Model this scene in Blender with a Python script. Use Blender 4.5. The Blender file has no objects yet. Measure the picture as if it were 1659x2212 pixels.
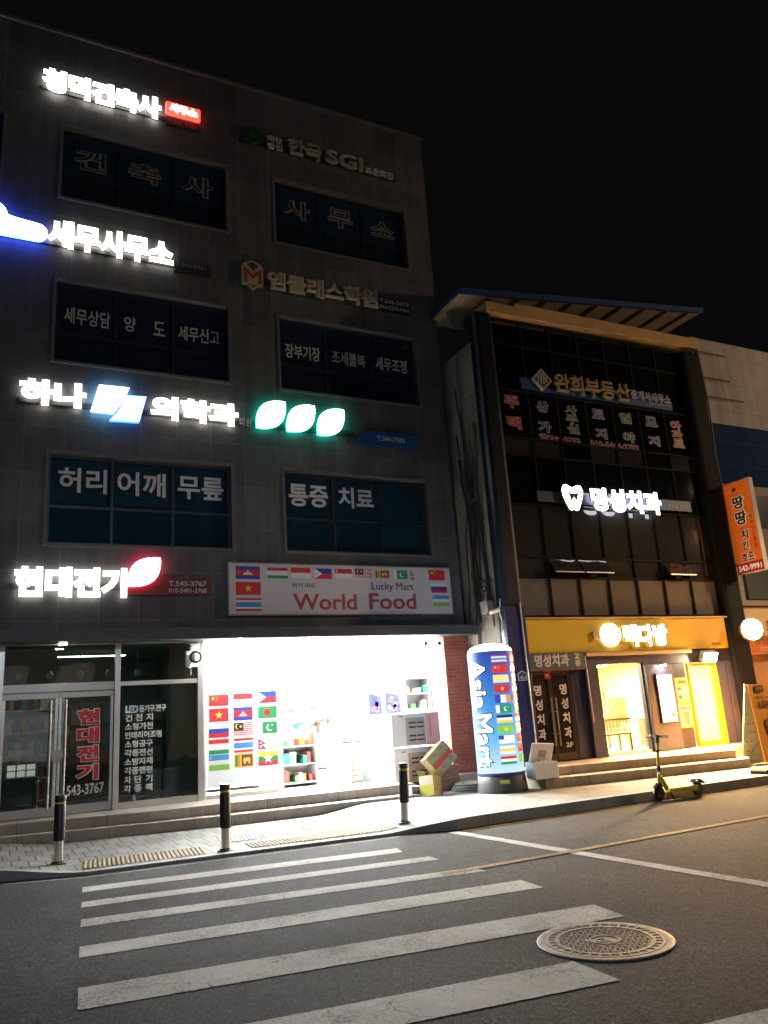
import bpy, bmesh, math, random
from mathutils import Vector, Matrix
random.seed(7)
S = bpy.context.scene
COL = S.collection
R = math.radians

# ------------------------------------------------------------------ camera, world, lamps, exposure
cam_d = bpy.data.cameras.new('camera'); cam = bpy.data.objects.new('camera', cam_d); COL.objects.link(cam)
_yaw, _pitch, _roll = R(26.74), R(14.51), R(-3.842)
_f = Vector((math.sin(_yaw)*math.cos(_pitch), math.cos(_yaw)*math.cos(_pitch), math.sin(_pitch)))
_r0 = Vector((math.cos(_yaw), -math.sin(_yaw), 0)); _u0 = _r0.cross(_f)
_r = math.cos(_roll)*_r0 + math.sin(_roll)*_u0; _u = -math.sin(_roll)*_r0 + math.cos(_roll)*_u0
cam.matrix_world = Matrix(((_r.x, _u.x, -_f.x, 0), (_r.y, _u.y, -_f.y, -13.6), (_r.z, _u.z, -_f.z, 1.5), (0, 0, 0, 1)))
cam_d.sensor_fit = 'HORIZONTAL'; cam_d.sensor_width = 36; cam_d.lens = 36*1690/1659
cam_d.clip_start = 0.05; cam_d.clip_end = 400
S.camera = cam
w = bpy.data.worlds.new('World'); S.world = w; w.use_nodes = True
bg = w.node_tree.nodes['Background']; bg.inputs[0].default_value = (0.0030, 0.0029, 0.0031, 1); bg.inputs[1].default_value = 0.85
S.view_settings.view_transform = 'Standard'; S.view_settings.look = 'None'
S.view_settings.exposure = 0; S.view_settings.gamma = 1; S.view_settings.use_curve_mapping = False
S.render.engine = 'CYCLES'
S.cycles.use_denoising = True
S.cycles.max_bounces = 6; S.cycles.diffuse_bounces = 3; S.cycles.glossy_bounces = 3; S.cycles.transparent_max_bounces = 10
S.cycles.sample_clamp_indirect = 40.0
S.cycles.caustics_reflective = False; S.cycles.caustics_refractive = False

def lamp(name, loc, power, col, radius=0.25, aim=None, cone=None):
    d = bpy.data.lights.new(name, 'SPOT' if cone else 'POINT'); d.energy = power; d.color = col; d.shadow_soft_size = radius
    if cone: d.spot_size = R(cone); d.spot_blend = 0.6
    o = bpy.data.objects.new(name, d); COL.objects.link(o); o.location = loc
    if aim: o.rotation_euler = (Vector(aim)-Vector(loc)).to_track_quat('-Z', 'Y').to_euler()
    return o
lamp('street_lamp_white', (1.0, -19.0, 6.5), 1000, (0.74, 0.85, 1.0), 0.3, (3.2, -2.0, .5), 50)
lamp('street_lamp_road', (22.5, -7.6, 7.0), 3600, (1.0, 0.62, 0.32), 0.25, (14.0, -3.6, 0), 62)
lamp('facade_fill', (-6.0, -26.0, 7.0), 620, (0.66, 0.78, 1.0), 0.3)  # unseen fill added for the facade, in place of shop light opposite
lamp('street_lamp_sodium', (24.0, -9.0, 9.0), 1900, (1.0, 0.66, 0.38), 0.3, (14.6, -1.3, 7.0), 70)

# ------------------------------------------------------------------ materials
MATS = {}
def _new(name):
    m = bpy.data.materials.new(name); m.use_nodes = True
    nt = m.node_tree; b = nt.nodes['Principled BSDF']
    return m, nt, b
def mat(name, col, rough=0.6, metal=0.0, var=0.0, scale=6.0, bump=0.0, bscale=40.0, spec=0.5, coat=0.0):
    """plain painted / plastic / metal surface with optional large-scale colour wear and bump"""
    if name in MATS: return MATS[name]
    m, nt, b = _new(name); N, L = nt.nodes, nt.links
    b.inputs['Base Color'].default_value = (*col, 1); b.inputs['Roughness'].default_value = rough
    b.inputs['Metallic'].default_value = metal; b.inputs['Specular IOR Level'].default_value = spec
    b.inputs['Coat Weight'].default_value = coat
    if var or bump:
        tc = N.new('ShaderNodeTexCoord')
    if var:
        n = N.new('ShaderNodeTexNoise'); n.inputs['Scale'].default_value = scale; n.inputs['Detail'].default_value = 6; n.inputs['Roughness'].default_value = .65
        L.new(tc.outputs['Object'], n.inputs['Vector'])
        r = N.new('ShaderNodeValToRGB'); r.color_ramp.elements[0].position = .3; r.color_ramp.elements[1].position = .7
        r.color_ramp.elements[0].color = (*[c*(1-var) for c in col], 1); r.color_ramp.elements[1].color = (*[min(1, c*(1+var*.6)) for c in col], 1)
        L.new(n.outputs['Fac'], r.inputs[0]); L.new(r.outputs[0], b.inputs['Base Color'])
        mr = N.new('ShaderNodeMapRange'); mr.inputs['To Min'].default_value = max(0, rough-.12); mr.inputs['To Max'].default_value = min(1, rough+.12)
        L.new(n.outputs['Fac'], mr.inputs[0]); L.new(mr.outputs[0], b.inputs['Roughness'])
    if bump:
        n2 = N.new('ShaderNodeTexNoise'); n2.inputs['Scale'].default_value = bscale; n2.inputs['Detail'].default_value = 4
        L.new(tc.outputs['Object'], n2.inputs['Vector'])
        bp = N.new('ShaderNodeBump'); bp.inputs['Strength'].default_value = bump; bp.inputs['Distance'].default_value = .01
        L.new(n2.outputs['Fac'], bp.inputs['Height']); L.new(bp.outputs[0], b.inputs['Normal'])
    MATS[name] = m; return m
def glow(name, col, strength, base=(.8, .8, .8)):
    if name in MATS: return MATS[name]
    m, nt, b = _new(name)
    b.inputs['Base Color'].default_value = (*base, 1); b.inputs['Roughness'].default_value = .35
    b.inputs['Emission Color'].default_value = (*col, 1); b.inputs['Emission Strength'].default_value = strength
    MATS[name] = m; return m
def glass(name, tint=(.9, .95, .93), refl=.12, rough=0.0, trans=1.0, film=(0.02, .03, .035)):
    """thin glazing: mirror reflection by angle, the rest passes straight through (or into a dark film)"""
    if name in MATS: return MATS[name]
    m = bpy.data.materials.new(name); m.use_nodes = True; nt = m.node_tree; N, L = nt.nodes, nt.links
    N.clear(); out = N.new('ShaderNodeOutputMaterial')
    t = N.new('ShaderNodeBsdfTransparent'); t.inputs[0].default_value = (*tint, 1)
    d = N.new('ShaderNodeBsdfDiffuse'); d.inputs[0].default_value = (*film, 1)
    mx0 = N.new('ShaderNodeMixShader'); mx0.inputs[0].default_value = trans
    L.new(d.outputs[0], mx0.inputs[1]); L.new(t.outputs[0], mx0.inputs[2])
    g = N.new('ShaderNodeBsdfGlossy'); g.inputs['Roughness'].default_value = rough; g.inputs[0].default_value = (.95, .97, 1, 1)
    lw = N.new('ShaderNodeFresnel'); lw.inputs['IOR'].default_value = 1.5
    mr = N.new('ShaderNodeMapRange'); mr.inputs['From Min'].default_value = .04; mr.inputs['From Max'].default_value = 1; mr.inputs['To Min'].default_value = refl; mr.inputs['To Max'].default_value = 1
    L.new(lw.outputs[0], mr.inputs[0])
    # faint uneven pane so reflections wander
    tc = N.new('ShaderNodeTexCoord'); n = N.new('ShaderNodeTexNoise'); n.inputs['Scale'].default_value = 1.3
    L.new(tc.outputs['Object'], n.inputs['Vector']); bp = N.new('ShaderNodeBump'); bp.inputs['Strength'].default_value = .08; bp.inputs['Distance'].default_value = .05
    L.new(n.outputs['Fac'], bp.inputs['Height']); L.new(bp.outputs[0], g.inputs['Normal'])
    mx = N.new('ShaderNodeMixShader'); L.new(mr.outputs[0], mx.inputs[0]); L.new(mx0.outputs[0], mx.inputs[1]); L.new(g.outputs[0], mx.inputs[2])
    L.new(mx.outputs[0], out.inputs[0]); MATS[name] = m; return m
def masonry(name, c1, c2, mortar, bw, bh, ms=.01, axes='xz', offset=.5, rough=.7, bump=.3, var=.25, nscale=3.0, spec=.4, grain=0.0):
    """bricks / panels / pavers from the brick texture laid on two object axes, with stains over them"""
    if name in MATS: return MATS[name]
    m, nt, b = _new(name); N, L = nt.nodes, nt.links
    tc = N.new('ShaderNodeTexCoord'); sp = N.new('ShaderNodeSeparateXYZ'); cb = N.new('ShaderNodeCombineXYZ')
    L.new(tc.outputs['Object'], sp.inputs[0])
    L.new(sp.outputs['XYZ'.index(axes[0].upper())], cb.inputs[0]); L.new(sp.outputs['XYZ'.index(axes[1].upper())], cb.inputs[1])
    if axes == 'xz' and bump > .35:
        ad = N.new('ShaderNodeMath'); ad.operation = 'ADD'; L.new(sp.outputs[0], ad.inputs[0]); L.new(sp.outputs[1], ad.inputs[1]); L.new(ad.outputs[0], cb.inputs[0])
    br = N.new('ShaderNodeTexBrick'); br.offset = offset; br.inputs['Scale'].default_value = 1
    br.inputs['Color1'].default_value = (*c1, 1); br.inputs['Color2'].default_value = (*c2, 1); br.inputs['Mortar'].default_value = (*mortar, 1)
    br.inputs['Mortar Size'].default_value = ms; br.inputs['Mortar Smooth'].default_value = .2; br.inputs['Bias'].default_value = 0
    br.inputs['Brick Width'].default_value = bw; br.inputs['Row Height'].default_value = bh
    L.new(cb.outputs[0], br.inputs['Vector'])
    n = N.new('ShaderNodeTexNoise'); n.inputs['Scale'].default_value = nscale; n.inputs['Detail'].default_value = 8; n.inputs['Roughness'].default_value = .7
    L.new(tc.outputs['Object'], n.inputs['Vector'])
    mr = N.new('ShaderNodeMapRange'); mr.inputs['From Min'].default_value = .25; mr.inputs['From Max'].default_value = .75; mr.inputs['To Min'].default_value = 1-var; mr.inputs['To Max'].default_value = 1+var
    L.new(n.outputs['Fac'], mr.inputs[0])
    mul = N.new('ShaderNodeVectorMath'); mul.operation = 'SCALE'; L.new(br.outputs['Color'], mul.inputs[0]); L.new(mr.outputs[0], mul.inputs['Scale'])
    src = mul.outputs[0]
    if 'granite' in name or 'white_clad' in name:              # rain streaks down the wall
        mp = N.new('ShaderNodeMapping'); mp.inputs['Scale'].default_value = (5.5, 5.5, .22); L.new(tc.outputs['Object'], mp.inputs[0])
        ns = N.new('ShaderNodeTexNoise'); ns.inputs['Scale'].default_value = 1; ns.inputs['Detail'].default_value = 5; ns.inputs['Roughness'].default_value = .65; L.new(mp.outputs[0], ns.inputs['Vector'])
        ms_ = N.new('ShaderNodeMapRange'); ms_.inputs['From Min'].default_value = .35; ms_.inputs['From Max'].default_value = .6; ms_.inputs['To Min'].default_value = .82; ms_.inputs['To Max'].default_value = 1.06; L.new(ns.outputs['Fac'], ms_.inputs[0])
        m2 = N.new('ShaderNodeVectorMath'); m2.operation = 'SCALE'; L.new(src, m2.inputs[0]); L.new(ms_.outputs[0], m2.inputs['Scale']); src = m2.outputs[0]
    if grain:
        n3 = N.new('ShaderNodeTexNoise'); n3.inputs['Scale'].default_value = 160; n3.inputs['Detail'].default_value = 2
        L.new(tc.outputs['Object'], n3.inputs['Vector']); mr3 = N.new('ShaderNodeMapRange'); mr3.inputs['From Min'].default_value = .3; mr3.inputs['From Max'].default_value = .7
        mr3.inputs['To Min'].default_value = 1-grain; mr3.inputs['To Max'].default_value = 1+grain; L.new(n3.outputs['Fac'], mr3.inputs[0])
        m3 = N.new('ShaderNodeVectorMath'); m3.operation = 'SCALE'; L.new(src, m3.inputs[0]); L.new(mr3.outputs[0], m3.inputs['Scale']); src = m3.outputs[0]
    L.new(src, b.inputs['Base Color']); b.inputs['Roughness'].default_value = rough; b.inputs['Specular IOR Level'].default_value = spec
    inv = N.new('ShaderNodeMath'); inv.operation = 'SUBTRACT'; inv.inputs[0].default_value = 1; L.new(br.outputs['Fac'], inv.inputs[1])
    bp = N.new('ShaderNodeBump'); bp.inputs['Strength'].default_value = bump; bp.inputs['Distance'].default_value = .012
    L.new(inv.outputs[0], bp.inputs['Height']); L.new(bp.outputs[0], b.inputs['Normal'])
    MATS[name] = m; return m
def ground_mat(name, dark, light, cracks=False, worn=None, patch=.25, seam=False):
    """asphalt or road paint: stone speckle, blotches, cracks; 'worn' lets the asphalt show through"""
    m, nt, b = _new(name); N, L = nt.nodes, nt.links
    tc = N.new('ShaderNodeTexCoord'); P = tc.outputs['Object']
    def noise(sc, det=4, ro=.6):
        n = N.new('ShaderNodeTexNoise'); n.inputs['Scale'].default_value = sc; n.inputs['Detail'].default_value = det; n.inputs['Roughness'].default_value = ro; L.new(P, n.inputs['Vector']); return n.outputs['Fac']
    def ramp(src, p0, c0, p1, c1):
        r = N.new('ShaderNodeValToRGB'); r.color_ramp.elements[0].position = p0; r.color_ramp.elements[1].position = p1
        r.color_ramp.elements[0].color = (*c0, 1); r.color_ramp.elements[1].color = (*c1, 1); L.new(src, r.inputs[0]); return r.outputs[0]
    def mix(fac, a, bb, mode='MIX'):
        x = N.new('ShaderNodeMixRGB'); x.blend_type = mode
        if isinstance(fac, float): x.inputs[0].default_value = fac
        else: L.new(fac, x.inputs[0])
        for k, v in ((1, a), (2, bb)):
            if isinstance(v, tuple): x.inputs[k].default_value = (*v, 1)
            else: L.new(v, x.inputs[k])
        return x.outputs[0]
    vo = N.new('ShaderNodeTexVoronoi'); vo.inputs['Scale'].default_value = 85; L.new(P, vo.inputs['Vector'])
    sep = N.new('ShaderNodeSeparateColor'); L.new(vo.outputs['Color'], sep.inputs[0])
    stones = ramp(sep.outputs[0], .15, (.005, .005, .0055), .97, (.128, .130, .134))
    asphalt = mix(.6, ramp(noise(240, 3), .3, (.008, .008, .0085), .75, (.038, .0385, .040)), stones)
    asphalt = mix(1.0, asphalt, ramp(noise(.55, 6, .65), .32, (.62, .62, .63), .68, (1.30, 1.29, 1.27)), 'MULTIPLY')
    asphalt = mix(1.0, asphalt, ramp(noise(9, 4), .3, (.8, .8, .8), .72, (1.15, 1.15, 1.15)), 'MULTIPLY')
    vs = N.new('ShaderNodeTexVoronoi'); vs.inputs['Scale'].default_value = 24; L.new(P, vs.inputs['Vector'])
    s2 = N.new('ShaderNodeSeparateColor'); L.new(vs.outputs['Color'], s2.inputs[0])
    bright = ramp(s2.outputs[1], .955, (0, 0, 0), .96, (1, 1, 1)); near = ramp(vs.outputs['Distance'], .12, (1, 1, 1), .2, (0, 0, 0))
    asphalt = mix(mix(1.0, bright, near, 'MULTIPLY'), asphalt, (.26, .255, .24))
    col = asphalt
    if worn is not None:
        paint = mix(1.0, ramp(noise(55, 4), .25, tuple(c*.72 for c in light), .7, light), ramp(noise(1.6, 6), .25, (.72, .71, .69), .7, (1.05, 1.05, 1.05)), 'MULTIPLY')
        wm = ramp(mix(.45, noise(1.1, 8, .75), noise(45, 3)), worn, (0, 0, 0), worn+.22, (1, 1, 1))
        col = mix(wm, asphalt, paint)
    if cracks:
        nd = N.new('ShaderNodeTexNoise'); nd.inputs['Scale'].default_value = 3; nd.inputs['Detail'].default_value = 5; L.new(P, nd.inputs['Vector'])
        va = N.new('ShaderNodeVectorMath'); va.operation = 'MULTIPLY_ADD'; va.inputs[1].default_value = (.35, .35, .35); L.new(nd.outputs['Color'], va.inputs[0]); L.new(P, va.inputs[2])
        vc = N.new('ShaderNodeTexVoronoi'); vc.feature = 'DISTANCE_TO_EDGE'; vc.inputs['Scale'].default_value = 2.3; L.new(va.outputs[0], vc.inputs['Vector'])
        cm = mix(1.0, ramp(vc.outputs['Distance'], .002, (1, 1, 1), .007, (0, 0, 0)), ramp(noise(.9, 3), .44, (0, 0, 0), .52, (1, 1, 1)), 'MULTIPLY')
        col = mix(cm, col, (.03, .03, .03))
    L.new(col, b.inputs['Base Color']); b.inputs['Roughness'].default_value = .95; b.inputs['Specular IOR Level'].default_value = .12
    bp = N.new('ShaderNodeBump'); bp.inputs['Strength'].default_value = .35 if worn is None else .2; bp.inputs['Distance'].default_value = .005
    L.new(mix(.5, stones, asphalt), bp.inputs['Height']); L.new(bp.outputs[0], b.inputs['Normal'])
    MATS[name] = m; return m

# ------------------------------------------------------------------ mesh builder
class MB:
    def __init__(s): s.v = []; s.f = []; s.m = []; s.mats = []
    def mi(s, m):
        if m not in s.mats: s.mats.append(m)
        return s.mats.index(m)
    def poly(s, pts, m):
        i = len(s.v); s.v += [tuple(p) for p in pts]; s.f.append(tuple(range(i, i+len(pts)))); s.m.append(s.mi(m)); return s
    def box(s, x0, x1, y0, y1, z0, z1, m, M=None):
        p = [Vector((x, y, z)) for z in (z0, z1) for y in (y0, y1) for x in (x0, x1)]
        if M is not None: p = [M @ q for q in p]
        i = len(s.v); s.v += [tuple(q) for q in p]; k = s.mi(m)
        for f in ((0, 2, 3, 1), (4, 5, 7, 6), (0, 1, 5, 4), (1, 3, 7, 5), (3, 2, 6, 7), (2, 0, 4, 6)):
            s.f.append(tuple(i+j for j in f)); s.m.append(k)
        return s
    def prism(s, pts, ax, m, cap=True):
        """extrude the polygon (3D points) by the vector ax"""
        n = len(pts); i = len(s.v); ax = Vector(ax); k = s.mi(m)
        s.v += [tuple(p) for p in pts] + [tuple(Vector(p)+ax) for p in pts]
        nrm = Vector((0, 0, 0))
        for a in range(n):
            p, q = Vector(pts[a]), Vector(pts[(a+1) % n]); nrm += p.cross(q)
        fl = nrm.dot(ax) > 0
        for a in range(n):
            b = (a+1) % n; f = (i+a, i+b, i+n+b, i+n+a); s.f.append(f if fl else f[::-1]); s.m.append(k)
        if cap:
            lo = tuple(range(i, i+n)); hi = tuple(range(i+n, i+2*n))
            s.f += [lo[::-1] if fl else lo, hi if fl else hi[::-1]]; s.m += [k, k]
        return s
    def cyl(s, p0, p1, r0, r1=None, n=16, m=None, cap=True):
        r1 = r0 if r1 is None else r1; p0, p1 = Vector(p0), Vector(p1); d = (p1-p0).normalized()
        a = d.orthogonal().normalized(); b = d.cross(a); i = len(s.v); k = s.mi(m)
        for p, r in ((p0, r0), (p1, r1)):
            for j in range(n):
                t = 2*math.pi*j/n; s.v.append(tuple(p+a*(r*math.cos(t))+b*(r*math.sin(t))))
        for j in range(n):
            q = (j+1) % n; s.f.append((i+j, i+q, i+n+q, i+n+j)); s.m.append(k)
        if cap:
            s.f += [tuple(range(i, i+n))[::-1], tuple(range(i+n, i+2*n))]; s.m += [k, k]
        return s
    def lathe(s, c, prof, m, n=24, axis=(0, 0, 1)):
        """profile of (radius, height) round an axis through c"""
        ax = Vector(axis).normalized(); a = ax.orthogonal().normalized(); b = ax.cross(a); c = Vector(c); i = len(s.v); k = s.mi(m)
        for r, h in prof:
            for j in range(n):
                t = 2*math.pi*j/n; s.v.append(tuple(c+ax*h+a*(r*math.cos(t))+b*(r*math.sin(t))))
        for q in range(len(prof)-1):
            for j in range(n):
                jj = (j+1) % n; s.f.append((i+q*n+j, i+q*n+jj, i+(q+1)*n+jj, i+(q+1)*n+j)); s.m.append(k)
        s.f += [tuple(range(i, i+n))[::-1], tuple(range(i+(len(prof)-1)*n, i+len(prof)*n))]; s.m += [k, k]
        return s
    def tube(s, pts, r, m, n=8):
        for a, b in zip(pts, pts[1:]):
            if (Vector(a)-Vector(b)).length > 1e-5: s.cyl(a, b, r, r, n, m)
        return s
    def build(s, name, parent=None, bevel=0.0, smooth=False, local=False):
        me = bpy.data.meshes.new(name)
        off = Vector((0, 0, 0)) if (local or parent is None) else world_loc(parent)
        me.from_pydata([tuple(Vector(p)-off) for p in s.v], [], s.f)
        for m in s.mats: me.materials.append(m)
        me.polygons.foreach_set('material_index', s.m)
        if smooth: me.polygons.foreach_set('use_smooth', [True]*len(s.f))
        me.update()
        o = bpy.data.objects.new(name, me); COL.objects.link(o)
        if parent is not None: o.parent = parent
        if bevel:
            b = o.modifiers.new('bevel', 'BEVEL'); b.width = bevel; b.segments = 2; b.limit_method = 'ANGLE'; b.angle_limit = R(40)
        if smooth:
            try: me.set_sharp_from_angle(angle=R(38))
            except Exception: pass
        return o
LOC = {}
def world_loc(o):
    l = Vector(o.location)
    while o.parent: o = o.parent; l += Vector(o.location)
    return l
def tag(o, label, cat, group=None):
    o['label'] = label; o['category'] = cat
    if group: o['group'] = group
    return o
def thing(name, label, cat, loc=(0, 0, 0), rz=0, group=None):
    o = bpy.data.objects.new(name, None); COL.objects.link(o); o.location = loc; o.rotation_euler = (0, 0, rz); o.empty_display_size = .1
    return tag(o, label, cat, group)
def struct(o): o['kind'] = 'structure'; return o
def copy_tree(o, parent=None):
    c = o.copy(); COL.objects.link(c); c.parent = parent
    for ch in list(o.children): copy_tree(ch, c)
    return c

# ------------------------------------------------------------------ lettering
class Frame:
    """a flat board: u to the right, v up, n towards the viewer"""
    def __init__(s, O, U=(1, 0, 0), V=(0, 0, 1)):
        s.O, s.U, s.V = Vector(O), Vector(U), Vector(V); s.N = s.U.cross(s.V)
    def p(s, u, v, n=0): return s.O+s.U*u+s.V*v+s.N*n
def face(y): return Frame((0, y, 0))
_CUR = {}
def glyph_mesh(txt, bev, fill='FULL', off=0.0, line=1.0):
    key = (txt, bev, fill, off, line)
    if key in _CUR: return _CUR[key]
    c = bpy.data.curves.new('t', 'FONT'); c.body = txt; c.size = 1; c.resolution_u = 3; c.bevel_depth = bev; c.bevel_resolution = 0; c.extrude = .05; c.offset = off; c.space_line = line
    if fill == 'OUTLINE':
        c.dimensions = '3D'; c.extrude = 0; c.bevel_resolution = 1; c.fill_mode = 'FULL'
        c.dimensions = '2D'; c.fill_mode = 'NONE'
    o = bpy.data.objects.new('t', c); COL.objects.link(o)
    bpy.context.view_layer.update()
    me = bpy.data.meshes.new_from_object(o.evaluated_get(bpy.context.evaluated_depsgraph_get()))
    vs = [tuple(v.co) for v in me.vertices]; fs = [tuple(p.vertices) for p in me.polygons]
    bpy.data.objects.remove(o); bpy.data.curves.remove(c); bpy.data.meshes.remove(me)
    _CUR[key] = (vs, fs); return vs, fs
def ext(vs):
    xs = [v[0] for v in vs]; ys = [v[1] for v in vs]; zs = [v[2] for v in vs]
    return min(xs), max(xs), min(ys), max(ys), min(zs), max(zs)
def write(mb, txt, rect, fr, n0, thick, m, bev=.03, fill='FULL', line=1.0, shear=0.0):
    """set the text so that it fills rect = (u0, u1, v0, v1) on the board"""
    vs, fs = glyph_mesh(txt, bev, fill, 0.0, line); a, b, c, d, e, f = ext(vs); u0, u1, v0, v1 = rect
    i = len(mb.v); k = mb.mi(m)
    for x, y, z in vs:
        fu = (x-a)/(b-a); fv = (y-c)/(d-c)
        mb.v.append(tuple(fr.p(u0+fu*(u1-u0), v0+fv*(v1-v0)+shear*fu, n0+(z-e)/max(f-e, 1e-6)*thick)))
    for q in fs: mb.f.append(tuple(i+j for j in q)); mb.m.append(k)
    return mb
def letters(parent, name, txt, rect, fr, n0, thick, m, bev=.05, m_side=None, m_back=None):
    """one mesh per letter (built up channel letters)"""
    vs, fs = glyph_mesh(txt, bev); a, b, c, d, e, f = ext(vs); u0, u1, v0, v1 = rect
    w1 = ext(glyph_mesh(txt[0], bev)[0]); w2 = ext(glyph_mesh(txt[0]*2, bev)[0]); adv = w2[1]-w1[1]
    for i, ch in enumerate(txt):
        if ch == ' ': continue
        gv, gf = glyph_mesh(ch, bev); mb = MB(); k = mb.mi(m); k2 = mb.mi(m_side) if m_side else k; k3 = mb.mi(m_back) if m_back else k2
        for x, y, z in gv:
            mb.v.append(tuple(fr.p(u0+(i*adv+x-a)/(b-a)*(u1-u0), v0+(y-c)/(d-c)*(v1-v0), n0+(z-e)/(f-e)*thick)))
        for q in gf:
            mb.f.append(tuple(q)); zz = sum(gv[j][2] for j in q)/len(q)
            mb.m.append(k if zz > .06 else (k3 if zz < -.06 else k2))
        mb.build(name, parent)
def outline_letters(mb, txt, rect, fr, n0, m_in, m_out, bev_out=.075, bev_in=.02, line=1.0):
    u0, u1, v0, v1 = rect; g = (v1-v0)*.05
    write(mb, txt, (u0-g, u1+g, v0-g, v1+g), fr, n0, .004, m_out, bev_out, line=line)
    write(mb, txt, rect, fr, n0+.005, .004, m_in, bev_in, line=line)

# ------------------------------------------------------------------ flags
def star(cu, cv, r, fr, n, rot=0, k=5, inner=.4, sx=1.0):
    pts = []
    for j in range(2*k):
        t = math.pi/2+rot+math.pi*j/k; q = r if j % 2 == 0 else r*inner
        pts.append(fr.p(cu+math.cos(t)*q*sx, cv+math.sin(t)*q, n))
    return pts
def disc(cu, cv, r, fr, n, k=20, sx=1.0): return [fr.p(cu+math.cos(2*math.pi*j/k)*r*sx, cv+math.sin(2*math.pi*j/k)*r, n) for j in range(k)]
FC = dict(r=(.62, .03, .04), b=(.03, .06, .42), w=(.82, .82, .82), g=(.02, .30, .10), y=(.85, .62, .06), o=(.75, .28, .05), k=(.03, .03, .05), lb=(.06, .30, .72), m=(.28, .03, .08), lg=(.22, .55, .08), br=(.35, .12, .05), t=(.02, .38, .30))
def flag(kind, rect, fr, n, parent, lit=None):
    mb = MB(); u0, u1, v0, v1 = rect; W, H = u1-u0, v1-v0; L = [n]
    C = lambda c: (glow('lit_ink_'+c, FC[c], lit, tuple(q*.25 for q in FC[c])) if lit else mat('flag_ink_'+c, FC[c], .5))
    def q(a, b, c, d, col):
        L[0] += .0008; mb.poly([fr.p(u0+a*W, v0+c*H, L[0]), fr.p(u0+b*W, v0+c*H, L[0]), fr.p(u0+b*W, v0+d*H, L[0]), fr.p(u0+a*W, v0+d*H, L[0])], C(col))
    def bars(seq):
        t = sum(k for _, k in seq); z = 1.0
        for col, k in seq: q(0, 1, z-k/t, z, col); z -= k/t
    def st(a, c, r, col, **kw): L[0] += .0008; mb.poly(star(u0+a*W, v0+c*H, r*H, fr, L[0], **kw), C(col))
    def dc(a, c, r, col): L[0] += .0008; mb.poly(disc(u0+a*W, v0+c*H, r*H, fr, L[0]), C(col))
    def tri(pts, col): L[0] += .0008; mb.poly([fr.p(u0+a*W, v0+c*H, L[0]) for a, c in pts], C(col))
    if kind == 'cn': q(0, 1, 0, 1, 'r'); st(.2, .7, .2, 'y'); [st(a, c, .07, 'y') for a, c in ((.36, .88), (.42, .75), (.42, .6), (.36, .48))]
    elif kind == 'vn': q(0, 1, 0, 1, 'r'); st(.5, .5, .32, 'y')
    elif kind == 'ru': bars([('w', 1), ('b', 1), ('r', 1)])
    elif kind == 'tj': bars([('r', 2), ('w', 3), ('g', 2)])
    elif kind == 'hu': bars([('r', 1), ('w', 1), ('g', 1)])
    elif kind == 'uz': bars([('lb', 10), ('w', 8), ('lg', 10)]); dc(.12, .82, .1, 'w'); dc(.14, .82, .085, 'lb')
    elif kind == 'id': bars([('r', 1), ('w', 1)])
    elif kind == 'sg': bars([('r', 1), ('w', 1)]); dc(.16, .75, .16, 'w'); dc(.2, .75, .14, 'r')
    elif kind == 'ph': q(0, 1, .5, 1, 'b'); q(0, 1, 0, .5, 'r'); tri([(0, 0), (.45, .5), (0, 1)], 'w'); dc(.15, .5, .1, 'y')
    elif kind == 'kh':
        bars([('b', 1), ('r', 2), ('b', 1)]); tri([(.3, .32), (.7, .32), (.64, .5), (.56, .5), (.56, .64), (.44, .64), (.44, .5), (.36, .5)], 'w')
    elif kind == 'bd': q(0, 1, 0, 1, 'g'); dc(.48, .5, .31, 'r')
    elif kind == 'my':
        bars([('r', 1), ('w', 1)]*7); q(0, .5, .43, 1, 'k'); dc(.2, .72, .2, 'y'); dc(.25, .72, .17, 'k'); st(.36, .72, .14, 'y', k=9, inner=.5)
    elif kind == 'pk': q(0, 1, 0, 1, 'g'); q(0, .22, 0, 1, 'w'); dc(.6, .5, .3, 'w'); dc(.67, .56, .27, 'g'); st(.75, .68, .1, 'w')
    elif kind == 'th': bars([('r', 1), ('w', 1), ('b' if not lit else 'lb', 2), ('w', 1), ('r', 1)])
    elif kind == 'th2': bars([('r', 1), ('w', 1), ('lb', 2.4), ('w', 1), ('r', 1)])
    elif kind == 'np': tri([(0, 0), (.62, 0), (.26, .45), (.6, .45), (0, 1)], 'b'); tri([(.04, .05), (.5, .05), (.16, .47), (.5, .48), (.04, .92)], 'r'); dc(.17, .58, .08, 'w'); dc(.19, .25, .1, 'w')
    elif kind == 'lk':
        q(0, 1, 0, 1, 'y'); q(.05, .18, .1, .9, 'g'); q(.18, .31, .1, .9, 'o'); q(.38, .95, .1, .9, 'm')
        tri([(.5, .25), (.58, .25), (.6, .42), (.72, .42), (.74, .25), (.82, .25), (.84, .6), (.74, .72), (.6, .66), (.5, .72), (.46, .5)], 'y')
    elif kind == 'mm': bars([('y', 1), ('g', 1), ('r', 1)]); st(.5, .5, .42, 'w')
    elif kind == 'stripe': bars([('w', 1), ('y', 2), ('w', 1), ('y', 2), ('w', 1), ('y', 2), ('w', 1), ('y', 2), ('w', 1)])
    elif kind == 'tri': q(0, .33, 0, 1, 'b'); q(.33, .67, 0, 1, 'w'); q(.67, 1, 0, 1, 'o')
    elif kind == 'yl': q(0, 1, 0, 1, 'lg'); dc(.5, .5, .25, 'y')
    elif kind == 'wy': bars([('w', 1), ('y', 1), ('w', 1)])
    elif kind == 'us': q(0, 1, 0, 1, 'w'); q(0, .3, .5, 1, 'b'); q(.3, 1, .1, .2, 'w')
    elif kind == 'eg': bars([('k', 1), ('w', 1), ('y', 1)])
    return mb.build('flag', parent)

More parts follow.
